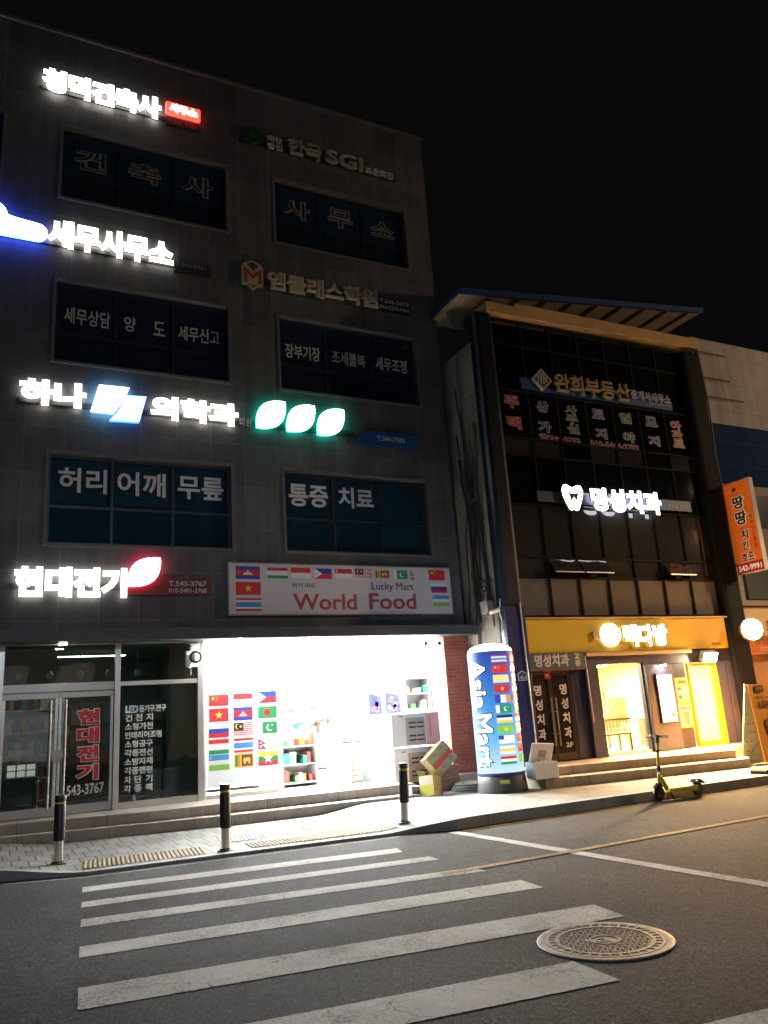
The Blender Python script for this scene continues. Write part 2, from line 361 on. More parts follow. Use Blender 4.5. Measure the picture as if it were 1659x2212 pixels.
# ================================================================== THE GROUND
def zs(x):
    """pavement height above the road: lowered at the crossing"""
    def sm(t): t = max(0, min(1, t)); return t*t*(3-2*t)
    return .125-.095*sm((x+.1)/1.1)+.10*sm((x-4.55)/1.1)
KERB = [(-14, -1.9), (-4, -2.65), (-.6, -3.1), (.2, -3.3), (1.0, -3.66), (2.6, -3.77), (4.7, -3.95), (5.0, -4.02), (5.45, -4.2), (6.2, -4.14), (9.0, -4.14), (14, -4.16), (60, -4.3)]
def ky(x):
    for (a, b), (c, d) in zip(KERB, KERB[1:]):
        if a <= x <= c: return b+(d-b)*(x-a)/(c-a)
    return KERB[-1][1]
asphalt = ground_mat('asphalt', None, None, cracks=True)
paint = ground_mat('road_paint', None, (.62, .61, .59), cracks=True, worn=.30)
paint_y = ground_mat('road_paint_yellow', None, (.46, .33, .15), worn=.33)
mb = MB(); mb.poly([(-90, -60, 0), (110, -60, 0), (110, 60, 0), (-90, 60, 0)], asphalt); struct(mb.build('road'))
pav = masonry('pavers', (.175, .175, .165), (.26, .255, .24), (.07, .066, .062), .19, .5, .010, 'xy', .5, .8, .3, .22, 2.2, .3, .12)
xs = [-14, -8, -4]+[-2+.15*i for i in range(60)]+[7+i for i in range(0, 20)]+[60]
mb = MB()
for a, b in zip(xs, xs[1:]):
    n = 6
    for j in range(n):
        ya0, ya1 = [(ky(a)+.16)+(2.0-ky(a)-.16)*t/n for t in (j, j+1)]; yb0, yb1 = [(ky(b)+.16)+(2.0-ky(b)-.16)*t/n for t in (j, j+1)]
        mb.poly([(a, ya0, zs(a)), (b, yb0, zs(b)), (b, yb1, zs(b)), (a, ya1, zs(a))], pav)
struct(mb.build('pavement'))
kst = masonry('kerb_stone', (.25, .245, .235), (.31, .30, .29), (.10, .10, .10), 1.0, 3.0, .006, 'xy', 0, .8, .3, .25, 2.5, .3, .15)
mb = MB()
for a, b in zip(xs, xs[1:]):
    za, zb = zs(a)+.004, zs(b)+.004
    A0, A1, B0, B1 = (a, ky(a)), (a, ky(a)+.16), (b, ky(b)), (b, ky(b)+.16)
    mb.poly([(*A0, za), (*B0, zb), (*B1, zb), (*A1, za)], kst); mb.poly([(A0[0], A0[1], -.02), (B0[0], B0[1], -.02), (*B0, zb), (*A0, za)], kst)
struct(mb.build('kerb'))
# painted markings
STR = [[(.913, -4.406), (4.273, -4.87), (4.203, -5.159), (.883, -4.694)], [(.833, -5.181), (4.277, -5.624), (4.273, -5.868), (.802, -5.441)],
       [(.758, -5.935), (4.278, -6.49), (4.298, -6.72), (.724, -6.224)], [(.661, -6.865), (4.296, -7.285), (4.261, -7.661), (.627, -7.179)],
       [(.558, -7.9), (4.185, -8.388), (4.126, -8.794), (.516, -8.323)], [(.45, -9.02), (3.198, -9.364), (3.187, -9.783), (.41, -9.43)], [(.3, -10.15), (3.46, -10.515), (3.43, -10.95), (.25, -10.6)]]
mb = MB(); rj = random.Random(3)
def along(p, q, t): return (p[0]+(q[0]-p[0])*t, p[1]+(q[1]-p[1])*t)
for A, B, C_, D_ in STR:
    n = 130; top = [along(A, B, i/n) for i in range(n+1)]; bot = [along(D_, C_, i/n) for i in range(n+1)]; ja = [rj.uniform(-.0035, .0035) for _ in range(n+1)]; jb = [rj.uniform(-.0035, .0035) for _ in range(n+1)]
    for i in range(n):
        mb.poly([(bot[i][0], bot[i][1]+jb[i], .004), (bot[i+1][0], bot[i+1][1]+jb[i+1], .004), (top[i+1][0], top[i+1][1]+ja[i+1], .004), (top[i][0], top[i][1]+ja[i], .004)], paint)
struct(mb.build('crosswalk_paint'))
def strip(name, pts, wd, m, z=.004):
    mb = MB()
    for (a, b), (c, d) in zip(pts, pts[1:]):
        n = Vector((-(d-b), c-a, 0)).normalized()*wd/2
        mb.poly([(a-n.x, b-n.y, z), (c-n.x, d-n.y, z), (c+n.x, d+n.y, z), (a+n.x, b+n.y, z)], m)
    return struct(mb.build(name))
strip('stop_line_paint', [(5.35, -4.32), (5.59, -8.81), (5.75, -12.5)], .155, paint)
strip('lane_line_paint', [(3.9, -6.55), (5.48, -6.53), (8.6, -6.43), (14, -6.3), (40, -5.8)], .11, paint_y, .008)
strip('edge_line_paint', [(5.45, -4.38), (7, -4.27), (14, -4.32), (40, -4.5)], .09, paint_y, .006)
strip('gutter_line_paint', [(-10, -2.35), (-.3, -3.32), (1.0, -3.82), (4.7, -4.12)], .03, paint, .004)
# tactile paving lies in the pavement
tac = mat('tactile_yellow', (.20, .145, .065), .8, var=.3, scale=9)
mb = MB()
def tactile(p0, p1, depth, rib, m=tac):
    a, b = Vector((*p0, 0)), Vector((*p1, 0)); d = (b-a); Ln = d.length; d.normalize(); n = Vector((-d.y, d.x, 0)); k = int(Ln/rib)
    def P(t, q, h): v = a+d*t+n*q; return (v.x, v.y, zs(v.x)+h)
    for i in range(k):
        t0, t1 = i*rib, (i+1)*rib
        prof = [(t0, .004), (t0+rib*.28, .004), (t0+rib*.4, .015), (t0+rib*.85, .015), (t1, .004)]
        for (ta, ha), (tb, hb) in zip(prof, prof[1:]): mb.poly([P(ta, 0, ha), P(tb, 0, hb), P(tb, depth, hb), P(ta, depth, ha)], m)
tactile((.99, -3.44), (2.42, -3.6), .62, .052); tactile((2.92, -3.62), (4.92, -3.74), .45, .052); tactile((3.95, -3.2), (4.55, -3.24), .9, .052); tactile((2.72, -2.85), (3.34, -2.95), .62, .052, mat('tactile_pale', (.34, .335, .31), .8, var=.15))
struct(mb.build('tactile_paving'))

# ================================================================== MANHOLE
iron = mat('cast_iron', (.165, .150, .135), .6, .3, .5, 9, .3, 120)
irond = mat('cast_iron_pit', (.03, .028, .026), .8)
mh = thing('manhole_cover', 'round cast iron manhole cover with slotted rim beside the crosswalk stripes', 'manhole', (3.62, -9.16, 0))
mb = MB(); c = (3.62, -9.16, .004)
prof = [(.435, 0), (.432, .004), (.425, .006), (.385, .006), (.378, .004), (.372, .003)]
mb.lathe(c, prof, iron, 48); mb.build('frame_ring', mh, smooth=True)
mb = MB(); mb.cyl((c[0], c[1], .005), (c[0], c[1], .0065), .372, .372, 48, irond); mb.build('lid', mh)
mb = MB(); NB = 34
for j in range(NB):                                                # rim with rectangular slots
    t0, t1 = 2*math.pi*j/NB, 2*math.pi*(j+.30)/NB
    q = lambda r, t, z: (c[0]+r*math.cos(t), c[1]+r*math.sin(t), z)
    mb.prism([q(.318, t0, .0065), q(.362, t0, .0065), q(.362, t1, .0065), q(.318, t1, .0065)], (0, 0, .004), iron)
mb.build('slotted_rim', mh)
for ri, ro in ((.292, .318), (.358, .376), (.085, .10)):
    mb = MB()
    for j in range(48):
        t0, t1 = 2*math.pi*j/48, 2*math.pi*(j+1)/48
        mb.prism([q(ri, t0, .0065), q(ro, t0, .0065), q(ro, t1, .0065), q(ri, t1, .0065)], (0, 0, .0045), iron)
    mb.build('raised_ring', mh)
mb = MB()
for i in range(-10, 11):                                           # chevron tread
    for j in range(-12, 13):
        x, y = i*.029+(j % 2)*.007, j*.0235
        if .108 < math.hypot(x, y) < .283:
            M = Matrix.Translation((c[0]+x, c[1]+y, .0065)) @ Matrix.Rotation(R(38 if (i+j) % 2 else -38), 4, 'Z')
            mb.box(-.0105, .0105, -.0038, .0038, 0, .0038, iron, M)
for k in range(7):
    M = Matrix.Translation((c[0]+random.uniform(-.05, .05), c[1]+random.uniform(-.05, .05), .0065)) @ Matrix.Rotation(k, 4, 'Z'); mb.box(-.025, .025, -.005, .005, 0, .0035, iron, M)
mb.build('tread', mh)

# ================================================================== OFFICE BUILDING (granite, left)
gran = masonry('granite_cladding', (.085, .088, .098), (.124, .126, .134), (.165, .168, .178), .63, .825, .007, 'xz', 0, .62, .15, .30, .8, .35, .12)
stone = mat('stone_trim', (.135, .132, .13), .65, var=.2, scale=4)
steel = mat('stainless', (.62, .60, .57), .33, .75)
steel_d = mat('stainless_brushed', (.40, .38, .36), .4, .7)
dark = mat('dark_panel', (.05, .053, .06), .5, var=.15)
off = thing('office_building', 'four storey grey granite office block with lit shop signs between its window rows', 'building', (4, 2, 0))
X0, X1 = -9.0, 8.50; ZT = 14.756
WX = [(.623, 3.733), (4.774, 7.878)]; WZ = [(4.582, 6.145), (7.855, 9.434), (11.145, 12.667)]
ext_x = [(-7.6, -4.5), (-3.5, -.4)]
xb = sorted({X0, X1, *[v for a in WX+ext_x for v in a]}); zb = sorted({3.12, ZT, *[v for a in WZ for v in a]})
mb = MB(); DP = .16
for xa, xc in zip(xb, xb[1:]):
    for za, zc in zip(zb, zb[1:]):
        if any(abs(xa-p) < 1e-6 for p, _ in WX+ext_x) and any(abs(za-p) < 1e-6 for p, _ in WZ): continue
        mb.poly([(xa, 0, za), (xc, 0, za), (xc, 0, zc), (xa, 0, zc)], gran)
mb.poly([(X1, 0, 3.12), (X1, 14, 3.12), (X1, 14, ZT), (X1, 0, ZT)], gran); mb.poly([(X0, 0, ZT), (X1, 0, ZT), (X1, 14, ZT), (X0, 14, ZT)], gran)
mb.poly([(X0, 14, 0), (X0, 0, 0), (X0, 0, ZT), (X0, 14, ZT)], gran); mb.poly([(X1, 14, 0), (X0, 14, 0), (X0, 14, ZT), (X1, 14, ZT)], gran)
mb.poly([(X1, 6.0, -.1), (X1, 14, -.1), (X1, 14, 3.12), (X1, 6.0, 3.12)], gran)
mb.build('wall', off)
mb = MB(); mb.box(X0, X1+.04, -.05, .25, ZT, ZT+.07, stone); mb.build('parapet_coping', off, .006)
# ledge over the shops
mb = MB(); mb.box(X0, 8.53, -.45, -.002, 2.926, 3.118, dark); mb.build('canopy_ledge', off, .006)
mb = MB(); mb.box(X0, 8.50, -.001, .6, 2.96, 3.117, mat('soffit_white', (.55, .55, .55), .7)); mb.build('soffit', off)
# windows
gl4 = glass('office_glass_blue', (.6, .75, .85), .08, .02, .45, (.018, .042, .085))
gl3 = glass('office_glass_film', (.3, .4, .5), .08, .03, .03, (.014, .026, .058))
gl2 = glass('office_glass_teal', (.45, .65, .7), .08, .03, .30, (.018, .050, .085))
blind = mat('window_blind_teal', (.22, .50, .58), .7, var=.2, scale=2)
fr_dark = mat('window_frame_dark', (.022, .026, .032), .4)
ink_w = mat('vinyl_white', (.62, .62, .62), .5); ink_g = mat('vinyl_grey', (.30, .30, .31), .5)
def office_window(x0, x1, z0, z1, g, style):
    tr = MB()
    t = .055
    for a in ((x0-t, x1+t, z1, z1+t), (x0-t, x1+t, z0-t, z0), (x0-t, x0, z0, z1), (x1, x1+t, z0, z1)): tr.box(a[0], a[1], -.025, DP, a[2], a[3], stone)
    wn = tr.build('window', off, .004)
    f = MB(); ys = (.105, .15); k = .045
    f.box(x0, x1, *ys, z1-k, z1, fr_dark); f.box(x0, x1, *ys, z0, z0+k, fr_dark); f.box(x0, x0+k, *ys, z0+k, z1-k, fr_dark); f.box(x1-k, x1, *ys, z0+k, z1-k, fr_dark)
    n = 3; zm = z0+(z1-z0)*(.36 if style != 2 else .42)
    f.box(x0+k, x1-k, *ys, zm-.025, zm+.025, fr_dark)
    for i in range(1, n): xm = x0+(x1-x0)*i/n; f.box(xm-.025, xm+.025, .107, .148, z0+k, z1-k, fr_dark)
    f.build('window_frame', wn)
    p = MB(); p.poly([(x0+k, .125, z0+k), (x1-k, .125, z0+k), (x1-k, .125, z1-k), (x0+k, .125, z1-k)], g); p.build('window_pane', wn)
    b = MB(); b.poly([(x0, .9, z0-.3), (x1, .9, z0-.3), (x1, .9, z1+.3), (x0, .9, z1+.3)], mat('room_dark', (.02, .022, .026), .8))
    if style == 2:
        for i, d in ((0, .42), (1, .40), (2, .08)) if x0 < 4 else ((0, .25), (1, .3), (2, .8)):
            xa, xb2 = x0+(x1-x0)*i/n+.06, x0+(x1-x0)*(i+1)/n-.06; b.box(xa, xb2, .24, .26, z1-(z1-z0)*(d+.1), z1, blind)
        b.build('blind', wn)
    else:
        for i in range(n):
            if style == 4: xa, xb2 = x0+(x1-x0)*i/n+.05, x0+(x1-x0)*(i+1)/n-.05; b.box(xa, xb2, .24, .26, z1-(z1-z0)*(.60, .64, .62)[i], z1, mat('window_blind_blue', (.10, .24, .42), .7, var=.25, scale=2))
        b.build('room_back', wn)
    return wn
wins = {}
for fl, (z0, z1) in enumerate(WZ):
    for ci, (x0, x1) in enumerate(WX+ext_x):
        if ci == 2: continue
        wins[fl, ci] = office_window(x0, x1, z0, z1, (gl2, gl3, gl4)[fl], (2, 3, 4)[fl])
def wtext(fl, ci, items, m, bev, outline=False):
    fr = face(.118)
    for t, r in items:
        mb = MB()
        if outline: outline_letters(mb, t, r, fr, 0, mat('vinyl_navy', (.012, .02, .03), .6), m, .055, .0)
        else: write(mb, t, r, fr, 0, .003, m, bev)
        mb.build('lettering', wins[fl, ci])
wtext(0, 0, [('허리', (.78, 1.57, 5.50, 5.94)), ('어깨', (1.74, 2.57, 5.50, 5.94)), ('무릎', (2.78, 3.62, 5.50, 5.94))], ink_w, .022)
wtext(0, 1, [('통증', (4.89, 5.70, 5.49, 5.94)), ('치료', (5.92, 6.69, 5.51, 5.94))], ink_w, .026)
wtext(1, 0, [('세무상담', (.77, 1.56, 8.65, 8.97)), ('양', (1.80, 2.01, 8.66, 8.97)), ('도', (2.33, 2.54, 8.66, 8.95)), ('세무신고', (2.79, 3.58, 8.64, 8.95))], ink_w, .014)
wtext(1, 1, [('장부기장', (4.92, 5.68, 8.60, 8.92)), ('조세불복', (5.94, 6.70, 8.62, 8.92)), ('세무조정', (6.95, 7.70, 8.62, 8.93))], ink_w, .014)
wtext(2, 0, [('건', (.84, 1.40, 11.92, 12.33)), ('축', (1.84, 2.43, 11.93, 12.33)), ('사', (2.87, 3.47, 11.9, 12.33))], ink_g, 0, True)
wtext(2, 1, [('사', (4.99, 5.58, 11.9, 12.33)), ('무', (6.04, 6.59, 11.92, 12.36)), ('소', (7.07, 7.63, 11.93, 12.3))], ink_g, 0, True)

# --- ground floor: shop rooms, frames, steps
white_wall = mat('shop_wall_white', (.80, .80, .79), .7)
ZF = .33
room_l = mat('electric_shop_wall', (.20, .23, .22), .8, var=.2, scale=1.5); floor_d = mat('shop_floor_dark', (.14, .13, .12), .5, var=.2)
def room(name, x0, x1, y0, y1, z0, z1, mw, mf, parent):
    b = MB(); b.poly([(x0, y0, z0), (x1, y0, z0), (x1, y1, z0), (x0, y1, z0)], mf); b.poly([(x0, y1, z1), (x1, y1, z1), (x1, y0, z1), (x0, y0, z1)], mw)
    b.poly([(x0, y1, z0), (x1, y1, z0), (x1, y1, z1), (x0, y1, z1)], mw); b.poly([(x0, y0, z0), (x0, y1, z0), (x0, y1, z1), (x0, y0, z1)], mw); b.poly([(x1, y1, z0), (x1, y0, z0), (x1, y0, z1), (x1, y1, z1)], mw)
    return b.build(name, parent)
room('electric_shop_room', .02, 3.14, .12, 4.0, ZF, 2.955, room_l, floor_d, off)
room('food_shop_room', 3.20, 7.92, .12, 5.5, ZF, 2.955, white_wall, mat('shop_floor_white', (.7, .7, .68), .35), off)
conc = masonry('step_granite', (.34, .30, .27), (.38, .34, .30), (.10, .10, .10), 1.2, 4.0, .005, 'xy', 0, .75, .2, .25, 3, .3, .2)
mb = MB()
lo = [(-9, -.3), (.2, -.62), (3.5, -1.15), (6.62, -1.30), (6.62, .1), (-9, .1)]; up = [(-9, -.02), (.2, -.33), (2.2, -.78), (6.6, -.98), (6.6, .1), (-9, .1)]
mb.prism([(x, y, -.1) for x, y in lo], (0, 0, .28), conc); mb.build('lower_step', off, .006)
mb = MB(); mb.prism([(x, y, .18) for x, y in up], (0, 0, .15), conc); mb.build('upper_step', off, .006)
mb = MB(); mb.box(6.6, 8.5, -.25, .6, -.1, .33, conc); mb.box(X0, 8.5, .1, 5.6, -.1, .325, conc); mb.build('plinth', off)
brick = masonry('red_brick', (.36, .085, .06), (.26, .07, .05), (.24, .15, .12), .21, .068, .009, 'xz', .5, .8, .4, .25, 3, .3, .15)
mb = MB(); mb.box(7.93, 8.50, -.08, .5, -.05, 2.958, brick); mb.box(7.925, 8.499, .5, 6, -.05, 2.958, brick); mb.build('brick_pier', off)
mb = MB(); mb.box(-9, .02, .0, .3, -.05, 2.958, gran); mb.build('end_pier', off)
# electric shop front: stainless frames, doors, panes
mb = MB(); y0, y1 = .06, .14
for a in ((.03, .12, ZF, 2.92), (1.76, 1.85, ZF, 2.92), (3.11, 3.21, ZF, 2.955)): mb.box(a[0], a[1], y0-.01, y1+.01, a[2], a[3], steel)
mb.box(.12, 1.76, y0, y1, 2.19, 2.32, steel_d); mb.box(1.85, 3.11, y0, y1, 2.24, 2.31, steel); mb.box(.03, 3.21, y0-.02, y1, 2.92, 2.958, steel_d)
mb.box(1.85, 3.11, y0, y1, ZF, .43, steel)
mb.build('shop_front_frame', off, .004)
gl_s = glass('shop_glass', (.62, .72, .68), .10, 0, .92, (.02, .03, .03)); gl_c = glass('clear_glass', (.93, .96, .95), .05, 0, 1)
for nm, r, g in (('fanlight_pane', (.12, 1.76, 2.32, 2.92), gl_s), ('fanlight_pane', (1.85, 3.11, 2.31, 2.92), gl_s), ('display_pane', (1.85, 3.11, .43, 2.24), gl_s)):
    b = MB(); b.poly([(r[0], .10, r[2]), (r[1], .10, r[2]), (r[1], .10, r[3]), (r[0], .10, r[3])], g); o = b.build(nm, off)
    if nm == 'display_pane': disp = o
mb = MB(); fr = face(.097); ls = 1.92
rows = [('등기구.전구', 2.16, 2.59), ('건', 1.94, 2.05, '전', 2.10, 2.21, '지', 2.27, 2.38), ('소형가전', 1.94, 2.38), ('인테리어조명', 1.94, 2.52), ('소형공구', 1.94, 2.38), ('각종전선', 1.94, 2.38), ('소방자재', 1.94, 2.38), ('각종랜턴', 1.94, 2.38), ('차', 1.94, 2.05, '단', 2.10, 2.21, '기', 2.27, 2.38), ('각', 1.94, 2.05, '종', 2.10, 2.21, '팩', 2.27, 2.38)]
for i, rw in enumerate(rows):
    zt = 1.915-.1375*i
    for j in range(0, len(rw), 3): write(mb, rw[j], (rw[j+1], rw[j+2], zt-.112, zt), fr, 0, .003, ink_w, .022)
write(mb, 'LED', (1.94, 2.145, 1.80, 1.915), fr, 0, .003, mat('vinyl_light', (.7, .7, .7), .5), .06); write(mb, 'ED', (2.02, 2.14, 1.815, 1.90), fr, .004, .003, mat('vinyl_cyan', (.05, .25, .40), .5), .0)
mb.build('lettering', disp)
def shop_door(x0, x1, hinge):
    d = MB(); s = .045
    d.box(x0, x1, .075, .125, 2.09, 2.18, steel_d); d.box(x0, x1, .075, .125, ZF+.01, .47, steel_d); d.box(x0, x0+s, .075, .125, .47, 2.09, steel); d.box(x1-s, x1, .075, .125, .47, 2.09, steel)
    o = d.build('door', off, .004)
    p = MB(); p.poly([(x0+s, .10, .47), (x1-s, .10, .47), (x1-s, .10, 2.09), (x0+s, .10, 2.09)], gl_s); p.build('door_pane', o)
    xh = x1-.11 if hinge < 0 else x0+.10; hd = MB(); hd.cyl((xh, .0, .45), (xh, .0, 2.06), .019, n=12, m=steel)
    for z in (.62, 1.28, 1.9): hd.cyl((xh, .0, z), (xh, .08, z), .012, n=8, m=steel)
    hd.build('door_handle', o, smooth=True); return o
shop_door(.12, .92, -1); d2 = shop_door(.93, 1.75, 1)
mb = MB(); mb.box(.82, 1.06, .03, .07, 1.19, 1.25, steel_d); mb.box(.86, .98, .02, .07, 1.13, 1.30, steel_d); mb.build('door_lock', d2)
mb = MB(); fr = face(.097); red_i = mat('vinyl_red', (.42, .012, .025), .5)
for i, ch in enumerate('현대전기'): zt = 1.895-.28*i; outline_letters(mb, ch, (1.21, 1.545, zt-.235, zt), fr, 0, red_i, ink_w, .085, .045)
write(mb, '543-3767', (1.085, 1.635, .60, .76), fr, 0, .003, ink_w, .02, shear=.01); mb.build('lettering', d2)

# food shop front: left fixed pane with flag panel, sliding door frames
mb = MB()
wfr = mat('frame_white', (.78, .78, .77), .4)
for a in ((3.21, 3.25), (4.55, 4.60)): mb.box(a[0], a[1], .07, .13, ZF, 2.955, wfr)
mb.box(3.25, 4.55, .07, .13, ZF, .40, steel); mb.box(3.25, 4.55, .075, .125, 2.17, 2.21, wfr); mb.box(4.62, 7.93, .06, .14, ZF-.004, .345, steel_d)
for x in (5.52, 5.66): mb.box(x, x+.03, .085, .115, .345, 2.2, steel)
mb.box(4.60, 5.69, .085, .115, 2.2, 2.23, wfr)
mb.build('food_shop_frame', off, .003)
b = MB(); b.poly([(3.25, .10, .40), (4.55, .10, .40), (4.55, .10, 2.17), (3.25, .10, 2.17)], gl_c); fp = b.build('display_pane', off)
def vinyl_sheet():
    m, nt, b = _new('poster_vinyl'); N, L = nt.nodes, nt.links
    b.inputs['Base Color'].default_value = (.80, .82, .83, 1); b.inputs['Roughness'].default_value = .5
    tr = N.new('ShaderNodeBsdfTranslucent'); tr.inputs[0].default_value = (.85, .87, .88, 1); mx = N.new('ShaderNodeMixShader'); mx.inputs[0].default_value = .16
    L.new(b.outputs[0], mx.inputs[1]); L.new(tr.outputs[0], mx.inputs[2]); L.new(mx.outputs[0], nt.nodes['Material Output'].inputs[0]); return m
fpost = thing('flag_poster', 'white poster of fifteen national flags filling the left pane of the food shop', 'poster', (3.9, .09, .51))
fl = MB(); fl.box(3.26, 4.54, .088, .094, .51, 2.10, vinyl_sheet()); fl.build('poster_sheet', fpost)
b = MB(); b.poly([(3.25, .10, 2.21), (4.55, .10, 2.21), (4.55, .10, 2.95), (3.25, .10, 2.95)], gl_c); b.build('fanlight_pane', off)
ff = face(.0865)
for kind, r in (('cn', (3.31, 3.645, 1.83, 2.02)), ('vn', (3.31, 3.645, 1.57, 1.79)), ('ru', (3.30, 3.645, 1.31, 1.53)), ('tj', (3.30, 3.645, 1.04, 1.28)), ('uz', (3.30, 3.645, .78, 1.03)),
                ('id', (3.73, 4.07, 1.83, 2.02)), ('kh', (3.73, 4.07, 1.57, 1.79)), ('my', (3.73, 4.07, 1.31, 1.53)), ('th2', (3.73, 4.07, 1.04, 1.27)), ('lk', (3.73, 4.07, .79, 1.02)),
                ('ph', (4.17, 4.505, 1.84, 2.04)), ('bd', (4.17, 4.505, 1.58, 1.78)), ('pk', (4.17, 4.505, 1.32, 1.52)), ('np', (4.16, 4.40, 1.06, 1.25)), ('mm', (4.155, 4.505, .79, 1.02))):
    flag(kind, r, ff, 0, fpost)
# lamps of the two shops
def panel_lamp(label, x, y, z, sx, sy, m, group=None, body=None):
    t = thing('ceiling_light', label, 'ceiling light', (x, y, z), 0, group)
    b = MB(); b.box(x-sx, x+sx, y-sy, y+sy, z-.02, z, body or mat('lamp_body', (.6, .6, .6), .5)); b.build('lamp_body', t)
    b = MB(); b.box(x-sx+.012, x+sx-.012, y-sy+.012, y+sy-.012, z-.03, z-.021, m); b.build('lamp_diffuser', t)
    return t
mart_l = glow('mart_lamp', (.97, 1.0, .98), 900); 
for i, (x, y) in enumerate(((4.0, 1.0), (5.6, 1.0), (7.1, 1.0), (4.0, 2.8), (5.6, 2.8), (7.1, 2.8))):
    panel_lamp('bright white ceiling panel lamp inside the food shop', x, y, 2.95, .5, .16, mart_l, 'ceiling lamps in the food shop')
spot_l = glow('soffit_lamp', (1, .98, .94), 2600)
for x in (3.75, 5.15, 6.55): panel_lamp('small square downlight under the ledge of the food shop', x, -.28, 2.925, .07, .05, spot_l, 'downlights under the shop ledge')
panel_lamp('small square downlight over the electric shop door',   .93, -.28, 2.925, .07, .05, glow('door_lamp', (1, .98, .92), 120))
panel_lamp('long dim ceiling lamp inside the electric shop', 1.6, 2.0, 2.93, .6, .06, glow('dim_lamp', (.75, 1.0, .82), 15))

# ================================================================== SIGNS ON THE OFFICE BUILDING
wl = glow('sign_letter_white', (1.0, .985, .95), 5.0); wl_s = mat('sign_letter_side', (.22, .20, .16), .5); wl_b = glow('sign_halo_back', (1.0, .92, .78), 6)  # letter backs glow, added to put a halo on the wall
dead = mat('sign_letter_off', (.36, .33, .26), .5); dead_w = mat('sign_letter_off_white', (.55, .55, .55), .5)
rail = mat('sign_rail', (.035, .035, .04), .5)
def sign(label, loc, name='shop_sign'): return thing(name, label, 'sign', loc)
F1 = face(-.04)
# top row, lit
t = sign('lit white letters with a small red box at the top left of the granite block', (1.5, 0, 13.2))
letters(t, 'letter', '청덕건축사', (.20, 2.40, 13.27, 13.80), F1, .02, .09, wl, .075, wl_s, wl_b)
b = MB(); b.box(.2, 3.2, -.035, -.001, 13.38, 13.46, rail); b.box(2.52, 3.17, -.04, -.001, 13.30, 13.48, rail); b.build('rail', t)
rg = glow('sign_box_red', (1.0, .04, .015), 3.0)
b = MB(); b.box(2.49, 3.19, -.13, -.03, 13.51, 13.79, rg); b.build('red_box', t, .03)
b = MB(); write(b, '사무소', (2.56, 3.12, 13.55, 13.75), face(-.131), 0, .01, wl, .05); b.build('box_lettering', t)
b = MB(); write(b, 'T.542-5454', (2.55, 3.13, 13.34, 13.43), face(-.042), 0, .005, mat('sign_text_dim', (.3, .2, .18), .5), .01); b.build('phone_number', t)
# top row, unlit
t = sign('unlit gold and white letters with a green emblem below the roof edge', (5.8, 0, 13.3))
b = MB(); b.box(4.02, 7.68, -.04, -.001, 13.36, 13.50, rail); b.build('rail', t)
b = MB(); b.lathe((4.28, -.12, 13.53), [(.20, 0), (.22, .02), (.22, .08), (.2, .09)], mat('emblem_green', (.01, .055, .02), .5), 8, (0, 1, 0)); b.poly(star(4.28, 13.53, .12, face(-.122), 0, k=6, inner=.5), mat('emblem_green_light', (.03, .14, .03), .5)); b.build('emblem', t)
for s_, r in (('재단', (4.62, 4.96, 13.52, 13.66)), ('법인', (4.62, 4.96, 13.34, 13.48))): b = MB(); write(b, s_, r, F1, .01, .05, dead_w, .03); b.build('lettering', t)
b = MB(); write(b, '한국', (5.07, 5.85, 13.33, 13.72), F1, .01, .09, dead, .03); b.build('lettering', t)
b = MB(); write(b, 'SGI', (5.95, 6.85, 13.34, 13.70), F1, .01, .09, dead, .04); b.build('lettering', t)
b = MB(); write(b, '보은회관', (6.91, 7.64, 13.36, 13.54), F1, .01, .05, dead_w, .03); b.build('lettering', t)
# second row
t = sign('lit white letters beside a glowing blue and white shape at the left edge', (1.5, 0, 10.1))
letters(t, 'letter', '세무사무소', (.42, 2.65, 9.99, 10.56), F1, .02, .09, wl, .062, wl_s, wl_b)
bl = glow('sign_side_blue', (.05, .12, 1.0), 18); wb = glow('sign_face_bluewhite', (.94, .97, 1.0), 8)
def logo(parent, pts, y0, y1, m_face, m_side, name='logo'):
    b = MB(); n = len(pts)
    for i in range(n):
        (a, c), (d, e) = pts[i], pts[(i+1) % n]; b.poly([(a, y1, c), (d, y1, e), (d, y0, e), (a, y0, c)][::-1], m_side)
    b.poly([(a, y0, c) for a, c in pts], m_face); b.poly([(a, y1, c) for a, c in pts][::-1], m_side); return b.build(name, parent)
def arc(cx, cz, r, a0, a1, k=10, sx=1.0): return [(cx+sx*r*math.cos(R(a0+(a1-a0)*i/k)), cz+r*math.sin(R(a0+(a1-a0)*i/k))) for i in range(k+1)]
blob = [(-1.6, 10.06), (.26, 10.06)]+arc(.26, 10.225, .165, -88, 84)+[(-.12, 10.43)]+arc(-.50, 10.42, .27, 8, 90)+[(-1.6, 10.69)]
logo(t, [(x, z) for x, z in blob], -.13, -.05, wb, bl)
b = MB(); b.box(-1.6, 3.3, -.035, -.001, 10.08, 10.16, rail); b.box(2.68, 3.38, -.045, -.001, 9.99, 10.24, rail); b.build('rail', t)
b = MB(); write(b, 'T.543-9961', (2.71, 3.29, 10.12, 10.22), face(-.047), 0, .005, mat('sign_text_grey', (.22, .22, .24), .5), .015); b.build('phone_number', t)
t = sign('unlit cream letters of an academy with a red M shield', (5.8, 0, 10.0))
cream = mat('sign_letter_cream', (.50, .44, .32), .5)
b = MB(); b.box(4.1, 7.8, -.04, -.001, 10.06, 10.2, rail); b.box(7.02, 7.80, -.05, -.001, 9.97, 10.27, mat('sign_plate_black', (.01, .01, .012), .4)); b.build('rail', t)
letters(t, 'letter', '엠클래스학원', (4.51, 7.0, 9.945, 10.37), F1, .02, .08, cream, .055)
